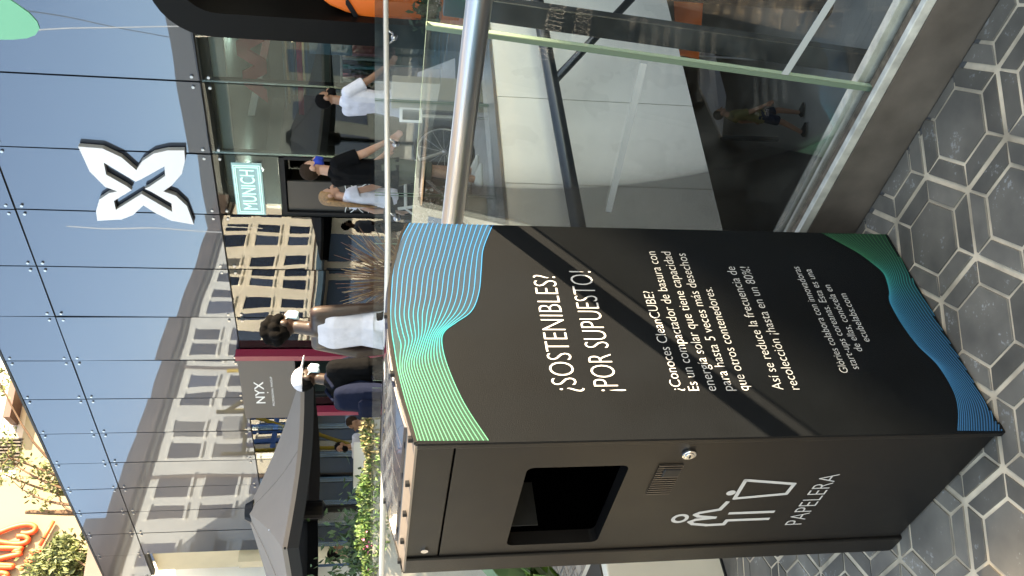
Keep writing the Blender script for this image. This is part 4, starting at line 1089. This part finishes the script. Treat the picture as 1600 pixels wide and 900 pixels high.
big_plant(720, 930, 3.45, 18, .72, .060, m_blade2, 'broad grey green leafed plant in the cream planter')
big_plant(800, 950, 3.6, 20, .6, .045, m_blade, 'mid green leafy plant farther back in the cream planter')

# ---------------------------------------------------------------- trees beyond the facade
def crown_tree(name, label, specs, trunk_px, Y, leafm, n, size, group=None):
    c = atY(*trunk_px, Y); base = Vector((c.x, c.y, 0)); tr_ = thing(name, label, 'tree', base, group)
    tm = MB(); top = c.z
    tm.tube(catmull([base, base+Vector((.1, 0, top*.45)), base+Vector((-.1, .1, top*.8)), Vector((c.x, c.y, top))], 5), [.22-.16*i/15 for i in range(16)], 8)
    cl = [MB(), MB()]
    for (x, y, dy, r, k) in specs:
        p = atY(x, y, Y+dy)
        tm.tube(catmull([Vector((c.x, c.y, top*.72)), Vector((c.x, c.y, top*.8)).lerp(p, .5)+Vector((random.gauss(0, .2), random.gauss(0, .2), .1)), p], 5), [.07-.055*i/10 for i in range(11)], 5)
        for j in range(6):
            tw = p+Vector((random.gauss(0, r), random.gauss(0, r), random.gauss(0, r*.8)))
            tm.tube([p, tw], [.014, .005], 4)
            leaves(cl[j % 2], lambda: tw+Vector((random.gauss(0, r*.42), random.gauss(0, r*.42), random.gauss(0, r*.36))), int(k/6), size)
    obj('trunk', tm, m_stem, tr_, fixn=False)
    cr_ = obj('crown', cl[0], leafm[0], tr_, fixn=False); obj('second_leaves', cl[1], leafm[1], cr_, fixn=False)  # every other clump takes the second leaf colour of the pair
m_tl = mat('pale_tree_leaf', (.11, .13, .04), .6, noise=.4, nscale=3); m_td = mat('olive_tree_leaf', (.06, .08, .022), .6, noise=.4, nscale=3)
crown_tree('street_tree', 'bushy green tree crown before the lower script letters of the cream wall',
           [(95, 885, 0, .42, 420), (80, 868, .4, .40, 380), (110, 868, -.3, .36, 330), (60, 890, .5, .36, 330), (125, 895, .2, .34, 330), (100, 905, 0, .5, 450), (70, 915, 0, .5, 400), (130, 920, 0, .5, 400)],
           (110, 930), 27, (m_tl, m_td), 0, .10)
crown_tree('sparse_tree', 'thin branched pale green tree rising past the slatted top of the cream building',
           [(14, 715, 0, .40, 150), (3, 740, .4, .45, 150), (22, 726, 0, .3, 80), (82, 755, .3, .30, 150), (90, 772, 0, .26, 120), (74, 738, 0, .2, 50), (0, 600, 0, .3, 80), (35, 765, 0, .25, 24)],
           (40, 800), 28, (m_tl, m_tl), 0, .085)

# ---------------------------------------------------------------- people
def sph_pts(c, r, sy=1.0, sz=1.0, n=8):
    out = []
    for j in range(1, n):
        th = math.pi*j/n
        for i in range(n+2):
            ph = 2*math.pi*i/(n+2); out.append(Vector((c[0]+r*math.sin(th)*math.cos(ph), c[1]+r*sy*math.sin(th)*math.sin(ph), c[2]+r*sz*math.cos(th))))
    out += [Vector((c[0], c[1], c[2]+r*sz)), Vector((c[0], c[1], c[2]-r*sz))]
    return out
def disc_pts(c, d, r, n=14):
    d = d.normalized(); a = d.orthogonal().normalized(); b = d.cross(a)
    return [Vector(c)+(a*math.cos(6.2832*i/n)+b*math.sin(6.2832*i/n))*r for i in range(n)]
def blob(name, hulls, m, parent, vox, xf, smooth_it=3):
    me = bpy.data.meshes.new(name); bm = bmesh.new()
    for pts in hulls:
        vs = [bm.verts.new(p) for p in pts]; res = bmesh.ops.convex_hull(bm, input=vs)
        dead = [e for e in set(res['geom_interior']+res['geom_unused']) if isinstance(e, bmesh.types.BMVert) and e.is_valid]
        if dead: bmesh.ops.delete(bm, geom=dead, context='VERTS')
    bmesh.ops.recalc_face_normals(bm, faces=bm.faces)
    bm.to_mesh(me); bm.free()
    o = bpy.data.objects.new(name, me); COL.objects.link(o)
    rm = o.modifiers.new('r', 'REMESH'); rm.mode = 'VOXEL'; rm.voxel_size = vox
    if smooth_it:
        s = o.modifiers.new('s', 'SMOOTH'); s.factor = .5; s.iterations = smooth_it
    dg = bpy.context.evaluated_depsgraph_get(); me2 = bpy.data.meshes.new_from_object(o.evaluated_get(dg))
    bpy.data.objects.remove(o); bpy.data.meshes.remove(me)
    off = wloc(parent)
    mm = Matrix.Translation(-off) @ xf
    me2.transform(mm); me2.name = name; me2.materials.clear()
    return finish(name, me2, m, parent, smooth=True)
def V(*a): return Vector(a)
m_hair = {}
def cloth(name, c, **k): return mat(name, c, .85, spec=.08, noise=.08, nscale=14, bump=1.0, bscale=13, **k)
SK = {'dark': mat('dark_skin', (.030, .0145, .009), .45, noise=.1, nscale=15), 'light': mat('light_skin', (.40, .215, .145), .5, noise=.08, nscale=15), 'tan': mat('tan_skin', (.24, .12, .072), .5, noise=.08, nscale=15)}
m_eye = mat('eye_dark', (.02, .015, .012), .2)
def person(label, px, Y, H, az, skin, pose, wear, vox=.0095, yaw=0, group=None, seat=0.0, female=False):
    c = atY(*px, Y); c.z = seat
    root = thing('person', label, 'person', c, group)
    k = H/1.75; xf = Matrix.Translation(c) @ Matrix.Rotation(-R(az), 4, 'Z') @ Matrix.Scale(k, 4)
    sw = .9 if female else 1.0
    hip_z = .93
    J = {}
    for sgn, nm in ((1, 'r'), (-1, 'l')):
        ua, fa_ = pose['arm_'+nm]; ul, ll = pose['leg_'+nm]
        J['sh'+nm] = V(.175*sw*sgn, -.01, 1.405); J['el'+nm] = J['sh'+nm]+V(*ua).normalized()*.285; J['wr'+nm] = J['el'+nm]+V(*fa_).normalized()*.25
        J['hp'+nm] = V(.088*sgn, 0, hip_z-.02); J['kn'+nm] = J['hp'+nm]+V(*ul).normalized()*.43; J['an'+nm] = J['kn'+nm]+V(*ll).normalized()*.415
    def torso(g=0):
        S4 = lambda x, z, r, sy=.72, y=0: sph_pts((x, y, z), r+g, (r*sy+g)/(r+g)) + sph_pts((-x, y, z), r+g, (r*sy+g)/(r+g))
        hs = .085 if female else .07
        return [S4(hs, .93, .105, .85, -.01)+S4(.058*sw, 1.09, .088, .8), S4(.058*sw, 1.09, .088, .8)+S4(.082*sw, 1.29, .098, .88), S4(.082*sw, 1.29, .098, .88)+S4(.135*sw, 1.40, .056, 1.0, -.012)]
    def limb(a, b, ra, rb): return sph_pts(a, ra)+sph_pts(b, rb)
    hm = Matrix.Rotation(-R(yaw), 3, 'Z')
    HC = V(0, .012, 1.64)
    def hp(v): return V(0, .012, 0)+hm @ V(*v)
    def hull_head(pts): return [V(0, .012, 0)+hm @ p for p in pts]
    body = torso()
    body.append(limb(V(0, -.015, 1.42), V(0, .005, 1.55), .056, .050))
    body.append(hull_head(sph_pts((0, -.008, 1.655), .076, 1.2, 1.22)))
    body.append(hull_head(sph_pts((0, .03, 1.62), .060, 1.0, 1.1)+sph_pts((0, .052, 1.565), .036, .9, .8)))
    body.append(hull_head(sph_pts((0, .098, 1.645), .007)+sph_pts((0, .112, 1.612), .013)))
    body.append(hull_head(sph_pts((0, .088, 1.572), .016, .6, .5)))
    for sg in (1, -1): body.append(hull_head(sph_pts((sg*.076, -.005, 1.635), .030, .7, 1.1)[:0]+[p for p in sph_pts((sg*.078, -.008, 1.638), .012, 2.0, 2.7)]))
    for nm, sg in (('r', 1), ('l', -1)):
        body.append(limb(J['sh'+nm], J['el'+nm], .052 if not female else .044, .040 if not female else .036)); body.append(limb(J['el'+nm], J['wr'+nm], .041 if not female else .036, .026))
        fd = (J['wr'+nm]-J['el'+nm]).normalized(); side_ = fd.cross(V(0, 1, 0)); side_ = (side_ if side_.length > .3 else fd.cross(V(1, 0, 0))).normalized(); out = fd.cross(side_).normalized()
        w0 = J['wr'+nm]; pk = w0+fd*.085
        body.append(sph_pts(w0+fd*.01, .022)+sph_pts(pk+out*.028, .013)+sph_pts(pk-out*.028, .013))
        for fi, (o_, L) in enumerate(((.030, .070), (.010, .080), (-.010, .075), (-.030, .060))):
            b0 = pk+out*o_; b1 = b0+fd*L*.5+side_*.012; b2 = b1+fd*L*.42+side_*.030
            body.append(limb(b0, b1, .0100, .0092)); body.append(limb(b1, b2, .0092, .008))
        t0 = w0+fd*.03+out*.024; t1 = t0+fd*.035+out*.026+side_*.012; t2 = t1+fd*.030+out*.006+side_*.014
        body.append(limb(t0, t1, .013, .011)); body.append(limb(t1, t2, .011, .009))
        body.append(limb(J['hp'+nm], J['kn'+nm], .084, .055)); body.append(limb(J['kn'+nm], J['an'+nm], .056, .037))
        an = J['an'+nm]; ft = pose.get('toe_'+nm, V(0, .16, -.05)); body.append(limb(an+V(0, -.03, -.035), an+V(0, .13, -.05), .036, .028))
    bo = blob('body', body, SK[skin], root, vox, xf, 2)
    eh = MB()
    for sg in (1, -1): eh.sphere(xf @ hp((sg*.032, .078, 1.652)), .0095*k, u=8, v=6)
    obj('eyes', eh, m_eye, root, smooth=True)
    for it in wear:
        kind, m_ = it[0], it[1]; h = []
        if kind in ('shirt', 'tank', 'jacket'):
            g_ = .026 if kind == 'jacket' else .018; h = torso(g_)
            lo_z = it[2] if len(it) > 2 else .86
            hs = .10
            h.append(sph_pts((.065, 0, .96), .105+g_, .85)+sph_pts((-.065, 0, .96), .105+g_, .85)+disc_pts((.06, -.005, lo_z), Z, .115+g_)+disc_pts((-.06, -.005, lo_z), Z, .115+g_))
            if kind == 'tank':
                h[2] = [p for p in h[2] if p.z < 1.37] + sph_pts((.09, -.012, 1.42), .035, 1.3)+sph_pts((-.09, -.012, 1.42), .035, 1.3)
                for q in (0, 1): pass
            else:
                fr_ = it[3] if len(it) > 3 else .62
                for nm in 'rl':
                    a, b = J['sh'+nm], J['el'+nm]; e = a.lerp(b, min(fr_, 1))
                    h.append(sph_pts(a, .062+g_*.6)+disc_pts(e, b-a, .062+g_*.6))
                    if fr_ > 1: h.append(sph_pts(b, .052+g_*.5)+disc_pts(b.lerp(J['wr'+nm], fr_-1), J['wr'+nm]-b, .044+g_*.4)); h.append(sph_pts(a, .06+g_*.6)+sph_pts(b, .052+g_*.5))
                h.append(sph_pts((0, -.012, 1.45), .068)+sph_pts((0, -.012, 1.40), .09))
            nm_ = {'shirt': 't_shirt', 'tank': 'tank_top', 'jacket': 'jacket'}[kind]
        elif kind in ('shorts', 'trousers'):
            S4 = sph_pts((.07, -.01, .94), .122, .85)+sph_pts((-.07, -.01, .94), .122, .85)+sph_pts((.065, 0, 1.03), .100, .9)+sph_pts((-.065, 0, 1.03), .100, .9)
            h.append(S4)
            for nm in 'rl':
                if kind == 'shorts': e = J['hp'+nm].lerp(J['kn'+nm], it[2] if len(it) > 2 else .85); h.append(sph_pts(J['hp'+nm], .108)+disc_pts(e, J['kn'+nm]-J['hp'+nm], .088))
                else:
                    h.append(limb(J['hp'+nm], J['kn'+nm], .104, .072)); h.append(sph_pts(J['kn'+nm], .072)+disc_pts(J['kn'+nm].lerp(J['an'+nm], .97), J['an'+nm]-J['kn'+nm], .060))
            nm_ = kind
        elif kind == 'skirt':
            h.append(sph_pts((.07, -.01, .96), .122, .85)+sph_pts((-.07, -.01, .96), .122, .85)+disc_pts((.05, .02, .62), Z, .16)+disc_pts((-.05, .02, .62), Z, .16)); nm_ = 'skirt'
        elif kind == 'shoes':
            for nm in 'rl':
                an = J['an'+nm]; h.append(sph_pts(an+V(0, -.045, -.042), .044, 1, .75)+sph_pts(an+V(0, .15, -.055), .036, 1, .6)+sph_pts(an+V(0, 0, -.01), .043))
            nm_ = 'shoes'
        elif kind == 'hair_short':
            h.append(hull_head([p for p in sph_pts((0, -.022, 1.672), .082, 1.2, 1.2) if p.y < .06 and p.z > 1.60-(p.y < -.02)*.03])); nm_ = 'hair'
        elif kind == 'hair_afro':
            for _ in range(34):
                a = random.uniform(0, 6.28); e = random.uniform(-.2, 1.5); p = V(.082*math.cos(a)*math.cos(e), -.03+.098*math.sin(a)*math.cos(e), 1.685+.095*math.sin(e))
                if p.y < .05: h.append(hull_head(sph_pts(p, .034)))
            h.append(hull_head(sph_pts((0, -.03, 1.68), .085, 1.2, 1.15))); h[-1] = [p for p in h[-1] if (hm.inverted() @ (p-V(0, .012, 0))).y < .065]; nm_ = 'hair'
        elif kind == 'hair_long':
            h.append(hull_head([p for p in sph_pts((0, -.022, 1.672), .086, 1.2, 1.2) if p.y < .05 and p.z > 1.56]))
            for j in range(9):
                x = -.075+.15*j/8; h.append(hull_head(sph_pts((x, -.075-.02*math.sin(j*.39), 1.66), .030)+sph_pts((x*1.25, -.10, 1.42), .030))); h.append(hull_head(sph_pts((x*1.25, -.10, 1.42), .030)+sph_pts((x*1.1+random.gauss(0, .012), -.115, 1.17+random.gauss(0, .03)), .012)))
            nm_ = 'hair'
        elif kind == 'cap':
            h.append(hull_head([p for p in sph_pts((0, -.012, 1.672), .092, 1.2, 1.12) if p.z > 1.665])); h.append(hull_head(sph_pts((.05, .075, 1.69), .012, 1, .5)+sph_pts((-.05, .075, 1.69), .012, 1, .5)+sph_pts((.035, .185, 1.672), .011, 1, .5)+sph_pts((-.035, .185, 1.672), .011, 1, .5))); nm_ = 'cap'
        elif kind == 'mask':
            h.append(hull_head([p for p in sph_pts((0, .036, 1.595), .064, 1.22, 1.0) if p.y > .035])); h.append(hull_head(sph_pts((.0, .112, 1.61), .016)+sph_pts((0, .10, 1.56), .022)))
            for sg in (1, -1): h.append(hull_head(sph_pts((sg*.062, .045, 1.615), .006)+sph_pts((sg*.080, -.012, 1.650), .006)))
            nm_ = 'face_mask'
        elif kind == 'backpack':
            h.append(sph_pts((.085, -.20, 1.36), .055)+sph_pts((-.085, -.20, 1.36), .055)+sph_pts((.11, -.20, 1.02), .065)+sph_pts((-.11, -.20, 1.02), .065)+sph_pts((0, -.28, 1.08), .06)+sph_pts((0, -.25, 1.33), .05)+sph_pts((.09, -.14, 1.2), .06)+sph_pts((-.09, -.14, 1.2), .06))
            nm_ = 'backpack_shell'
            bkp = bpy.data.objects.new('backpack', None); COL.objects.link(bkp); bkp.location = xf @ V(0, -.22, 1.2); tag(bkp, it[2], 'backpack')
            blob('shell', h, m_, bkp, vox, xf, 3)
            hs = []
            for sg in (1, -1):
                cps = [V(sg*.10, -.15, 1.42), V(sg*.11, -.05, 1.485), V(sg*.11, .09, 1.42), V(sg*.13, .13, 1.28), V(sg*.14, .02, 1.12), V(sg*.12, -.12, 1.08)]
                for a, b in zip(cps[:-1], cps[1:]): hs.append(sph_pts(a, .016)+sph_pts(b, .016))
            blob('shoulder_strap', hs, m_, bkp, vox, xf, 2)
            hs = [sph_pts((.07, -.30, 1.17), .045, .8)+sph_pts((-.07, -.30, 1.17), .045, .8)+sph_pts((.07, -.30, 1.05), .045, .8)+sph_pts((-.07, -.30, 1.05), .045, .8)]
            blob('front_pocket', hs, it[3], bkp, vox, xf, 3)
            continue
        blob(nm_, h, m_, root, vox*.95, xf, 3)
    return root, xf, J
DN = (0, .05, -1)
STAND = dict(arm_r=((.12, .0, -1), (.05, .2, -1)), arm_l=((-.12, .0, -1), (-.05, .2, -1)), leg_r=((0.02, .02, -1), (0, -.03, -1)), leg_l=((-.02, -.02, -1), (0, -.05, -1)))
WALK = dict(arm_r=((.12, .30, -1), (.02, .5, -1)), arm_l=((-.12, -.35, -1), (-.05, .05, -1)), leg_r=((.02, -.22, -1), (0, -.42, -1)), leg_l=((-.02, .30, -1), (0, -.05, -1)))
hair_dk = mat('black_hair', (.0035, .003, .0028), .9, bump=.6, bscale=120, spec=.08); hair_bl = mat('blond_hair', (.24, .125, .05), .55, noise=.35, nscale=40, bump=.5, bscale=90); hair_br = mat('brown_hair', (.025, .0145, .009), .8, spec=.1, bump=.5, bscale=120)
c_white = cloth('white_cotton', (.60, .58, .62)); c_black = cloth('black_cotton', (.0035, .0035, .004)); c_olive = cloth('olive_cloth', (.075, .078, .058)); c_navy = cloth('navy_cloth', (.006, .009, .022)); c_dark = cloth('charcoal_cloth', (.006, .006, .007))
m_maskb = cloth('light_blue_mask_cloth', (.40, .58, .68)); m_maskd = cloth('deep_blue_mask_cloth', (.02, .05, .32)); m_shoe = mat('white_shoe', (.68, .66, .62), .6)
p1, _, _ = person('person in a white tank top and pale mask with dark curly hair behind the bin', (520, 512), 6.95, 1.92, 48, 'dark',
       dict(WALK, arm_r=((.10, .06, -1), (.02, .12, -1)), arm_l=((-.14, -.2, -1), (0, .1, -1))), [('trousers', c_dark), ('tank', c_white, .80), ('shoes', m_shoe), ('hair_afro', hair_dk), ('mask', m_maskb)], yaw=15)
p2, _, _ = person('person in a white cap, black jacket and light blue mask with a navy backpack', (540, 592), 7.5, 1.76, 50, 'dark',
       STAND, [('trousers', c_dark), ('jacket', c_black, .82, 1.92), ('shoes', m_shoe), ('hair_short', hair_dk), ('cap', c_white), ('mask', m_maskb), ('backpack', c_navy, 'navy blue backpack on the back of the person in the white cap', c_navy)], yaw=25)
p3, x3, j3 = person('person in a black t-shirt, olive shorts and dark blue mask holding a bicycle', (560, 268), 8.75, 1.80, 70, 'light',
       dict(WALK, arm_r=((.16, .38, -1), (.0, .55, -.85)), arm_l=((-.1, .45, -1), (.05, .8, -.8)), leg_r=((.02, -.05, -1), (0, -.18, -1)), leg_l=((-.02, .22, -1), (0, .02, -1))), [('shorts', c_olive, .95), ('shirt', c_black, .82, .72), ('shoes', m_shoe), ('hair_short', hair_br), ('mask', m_maskd)], yaw=20)
p4, _, _ = person('person with long blond hair, white top and dark skirt walking beside the black t-shirt', (560, 308), 9.35, 1.64, 78, 'light',
       WALK, [('skirt', c_dark), ('shirt', c_white, .98, .3), ('shoes', m_shoe), ('hair_long', hair_bl)], yaw=20, female=True)
p5, _, _ = person('person in a white t-shirt with black mask holding a white bag by the pillar', (560, 158), 9.55, 1.70, 68, 'tan',
       dict(STAND, arm_r=((.22, .62, -1), (.1, .75, -.8)), arm_l=((-.1, .2, -1), (.0, .6, -1))), [('trousers', c_navy), ('shirt', c_white, .80, .72), ('shoes', m_shoe), ('hair_short', hair_dk), ('mask', c_black)], yaw=25)
p6, _, _ = person('person in pale clothes sitting low behind the straw end of the hedge', (575, 660), 12.6, 1.66, 250, 'tan',
       dict(STAND, leg_r=((.05, 1, -.1), (0, .1, -1)), leg_l=((-.05, 1, -.1), (0, .1, -1)), arm_r=((.1, .5, -.8), (0, .9, -.2)), arm_l=((-.1, .5, -.8), (0, .9, -.2))), [('trousers', c_white), ('shirt', c_white, .86, .8), ('hair_short', hair_br)], vox=.013, seat=-.28)
p7, _, _ = person('person in a loose white shirt with dark beard standing behind the middle of the hedge', (560, 698), 13.0, 1.55, 200, 'tan',
       STAND, [('trousers', c_olive), ('shirt', c_white, .82, .95), ('hair_short', hair_dk), ('mask', c_black)], vox=.013)
p8, _, _ = person('person in dark clothes with black hair at the dark bush left of the parasol pole', (560, 863), 10.4, 1.55, 35, 'tan',
       STAND, [('trousers', c_dark), ('shirt', c_navy, .82, .8), ('hair_short', hair_dk)], vox=.012, yaw=20)
# child on the lower floor
cc = ground(1262, 182, LZ)
ch_, _, _ = person('small person in an olive top and navy shorts on the lower floor below the railing', (1200, 182), cc.y, 1.02, 100, 'tan',
       dict(WALK), [('shorts', c_navy, .8), ('shirt', cloth('mustard_cloth', (.10, .09, .035)), .86, .7), ('shoes', c_dark), ('hair_short', hair_br)], vox=.012, seat=LZ+.02)

# ---------------------------------------------------------------- bicycle
bc = atY(690, 240, 9.25); bc.z = 0
by = thing('bicycle', 'pale framed bicycle held by the person in the black t-shirt', 'bicycle', bc)
bdv = dirv(68); bnv = Vector((bdv.y, -bdv.x, 0)); RW = .335
hubF = bc+Z*RW+bdv*.02; hubR = hubF-bdv*1.02
m_tyre = mat('black_tyre', (.02, .02, .02), .8); m_bfr = mat('pale_bike_frame', (.55, .53, .49), .35)
for hb in (hubF, hubR):
    wh = obj('wheel', MB().torus(hb, bnv, RW-.045, .010, 32, 6).disc(hb-bnv*.02, bnv, .025, .04, 12), m_steel, by, smooth=True)
    obj('tyre', MB().torus(hb, bnv, RW-.02, .020, 36, 8), m_tyre, wh, smooth=True)
    spk = MB()
    for i in range(14):
        a = 6.2832*i/14; spk.tube([hb, hb+(bdv*math.cos(a)+Z*math.sin(a))*(RW-.05)], .0016, 4)
    obj('spokes', spk, m_steel, wh)
hdt = hubF-bdv*.17+Z*.42; seatj = hubR+bdv*.32+Z*.42; bb_ = hubR+bdv*.42-Z*.05
obj('frame', MB().tube([hdt, seatj], .017, 8).tube([hdt-Z*.06, bb_], .019, 8).tube([seatj+Z*.08, bb_], .016, 8).tube([seatj, hubR], .010, 8).tube([bb_, hubR], .011, 8).tube([hubF, hdt, hdt+Z*.14-bdv*.03], .016, 8), m_bfr, by, smooth=True)
hbt = hdt+Z*.20-bdv*.02
obj('handlebar', MB().tube([hbt-bnv*.28-bdv*.08, hbt-bnv*.12, hbt+bnv*.12, hbt+bnv*.28-bdv*.08], .013, 8), m_steel, by, smooth=True)
for sg in (1, -1): obj('grip', MB().tube([hbt+bnv*.22*sg-bdv*.05, hbt+bnv*.34*sg-bdv*.10], .018, 8), m_tyre, by, smooth=True)
obj('saddle', MB().tube([seatj+Z*.16-bdv*.12, seatj+Z*.17, seatj+Z*.16+bdv*.13], [.075, .055, .022], 10), m_tyre, by, smooth=True)
obj('crank', MB().disc(bb_+bnv*.03, bnv, .09, .006, 20).tube([bb_+bnv*.05-Z*.16, bb_+bnv*.05+Z*.0], .010, 6), m_black, by)

# ---------------------------------------------------------------- small things on the terrace
kc = atY(700, 148, 8.15); kc.z = 0
ct = thing('stone_pillar', 'cream square pillar behind the far railing beside the white t-shirt', 'pillar', kc)
kz = atY(612, 148, 8.15).z
obj('shaft', MB().box(kc+Z*(kz/2), dirv(75)*.115, dirv(-15)*.11, Z*(kz/2)), mat('cream_pillar_stone', (.48, .42, .31), .7, noise=.06, nscale=6), ct, bevel=.004)
ts_p = atY(642, 180, 8.0)
tb = thing('display_screen', 'small dark screen in a white frame beside the cream pillar', 'screen', Vector((ts_p.x, ts_p.y, 0)))
obj('bezel', MB().box(ts_p, dirv(85)*.068, dirv(-5)*.012, Z*.105), m_white, tb, bevel=.004)
obj('screen', MB().box(ts_p+dirv(175)*.013, dirv(85)*.048, dirv(-5)*.002, Z*.078), mat('dark_screen', (.05, .055, .05), .15), tb)
obj('post', MB().tube([Vector((ts_p.x, ts_p.y, .0)), ts_p-Z*.10], .015, 8).disc(Vector((ts_p.x, ts_p.y, .004)), Z, .13, .012, 18), m_steel, tb)
wbg = atY(690, 112, 9.1); top_b = atY(652, 118, 9.1)
bgm = MB(); 
b4 = [wbg+dirv(80)*x+dirv(-10)*y-Z*.14 for x, y in ((-.14, -.06), (.14, -.06), (.14, .06), (-.14, .06))]; t4 = [top_b+dirv(80)*x+dirv(-10)*y for x, y in ((-.07, -.015), (.03, -.015), (.03, .015), (-.07, .015))]
bgm.add(b4+t4, [(0, 3, 2, 1), (4, 5, 6, 7), (0, 1, 5, 4), (1, 2, 6, 5), (2, 3, 7, 6), (3, 0, 4, 7)])
tag(obj('shopping_bag', bgm, c_white, bevel=.01), 'white bag hanging from the hand of the person by the cream pillar', 'bag')
fb = atY(678, 332, 8.4)
fbt = thing('flower_tub', 'white flowering shrub in a low tub by the far railing', 'plant', Vector((fb.x, fb.y, 0)))
obj('tub', MB().tube([Vector((fb.x, fb.y, 0)), Vector((fb.x, fb.y, .34))], [.16, .21], 18), mat('stone_tub', (.42, .38, .30), .8), fbt)
fm_ = MB(); leaves(fm_, lambda: fb+Vector((random.gauss(0, .10), random.gauss(0, .1), random.gauss(-.02, .08))), 330, .035); obj('foliage', fm_, m_leafd, fbt, fixn=False)
ff_ = MB(); leaves(ff_, lambda: fb+Vector((random.gauss(0, .10), random.gauss(0, .1), random.gauss(.0, .08))), 110, .022, flat=.9); obj('blossoms', ff_, m_white, fbt, fixn=False)
# white chairs under the parasol
def chair(px, Y, az, label):
    c = atY(*px, Y); c.z = 0
    t_ = thing('cafe_chair', label, 'chair', c, 'white cafe chairs behind the hedge'); f = dirv(az); s_ = Vector((f.y, -f.x, 0))
    obj('seat', MB().box(c+Z*.45, f*.22, s_*.22, Z*.02), m_white, t_, bevel=.01)
    obj('backrest', MB().add([c-f*.2+s_*x+Z*z-f*(.10*(z-.45)) for z in (.5, 1.28) for x in (-.24, .24)]+[c-f*.23+s_*x+Z*z-f*(.10*(z-.45)) for z in (.5, 1.28) for x in (-.24, .24)], [(0, 1, 3, 2), (4, 6, 7, 5), (0, 4, 5, 1), (2, 3, 7, 6), (0, 2, 6, 4), (1, 5, 7, 3)]), m_white, t_, bevel=.01)
    for a in (-.19, .19):
        for b in (-.19, .19): obj('leg', MB().tube([c+f*a+s_*b, c+f*a*.9+s_*b*.9+Z*.44], .012, 6), m_steel, t_)
chair((560, 712), 12.2, 160, 'white high-backed chair just left of the standing white shirt behind the hedge')
chair((560, 735), 12.5, 170, 'middle white high-backed chair behind the hedge')
chair((560, 752), 13.4, 185, 'white high-backed chair nearest the parasol pole behind the hedge')
# lower floor fittings
og = atY(1075, 20, 8.4)
ob_ = thing('orange_reflection', 'orange band standing in for an orange reflection below the white parapet', 'reflection band', Vector((og.x, og.y, LZ)))
obp = [atY(1052, -60, 8.4), atY(1056, 84, 8.2), atY(1092, 92, 8.2), atY(1104, -60, 8.4)]
obj('cloth', MB().prism(obp, Vector((0, 1, 0)), .02), m_or, ob_)  # orange sheet added in place of a reflection in the near glass
obj('pole', MB().tube([Vector((obp[1].x, obp[1].y+.03, LZ)), obp[1]+Vector((0, .03, 0))], .012, 6), m_steel, ob_)
st_ = thing('stair_panel', 'grey slanting stair side panel on the lower floor', 'stair', atY(1110, 130, 8.9))
stp = [atY(1094, 48, 8.6), atY(1112, 66, 8.6), atY(1135, 150, 8.9), atY(1128, 214, 9.0), atY(1094, 136, 8.8)]
obj('stringer', MB().prism(stp, Vector((0, 1, 0)), .05), mat('grey_stringer', (.36, .36, .39), .6), st_)
obj('post', MB().tube([Vector((stp[3].x, stp[3].y, LZ)), stp[3]+V(0, .02, 0)], .03, 8), m_navy, st_)
lcol = thing('steel_column', 'dark steel column standing on the lower floor', 'column', Vector((1.42, 8.2, LZ)))
c0_ = atY(1165, 0, 8.0); c1_ = atY(1150, 100, 8.0)
obj('shaft', MB().tube([Vector((c0_.x, 8.0, LZ)), Vector((c0_.x, 8.0, -.35))], .06, 12), m_navy, lcol, smooth=True)
obj('base_plate', MB().disc(Vector((c0_.x, 8.0, LZ)), Z, .14, .02, 16), m_navy, lcol)
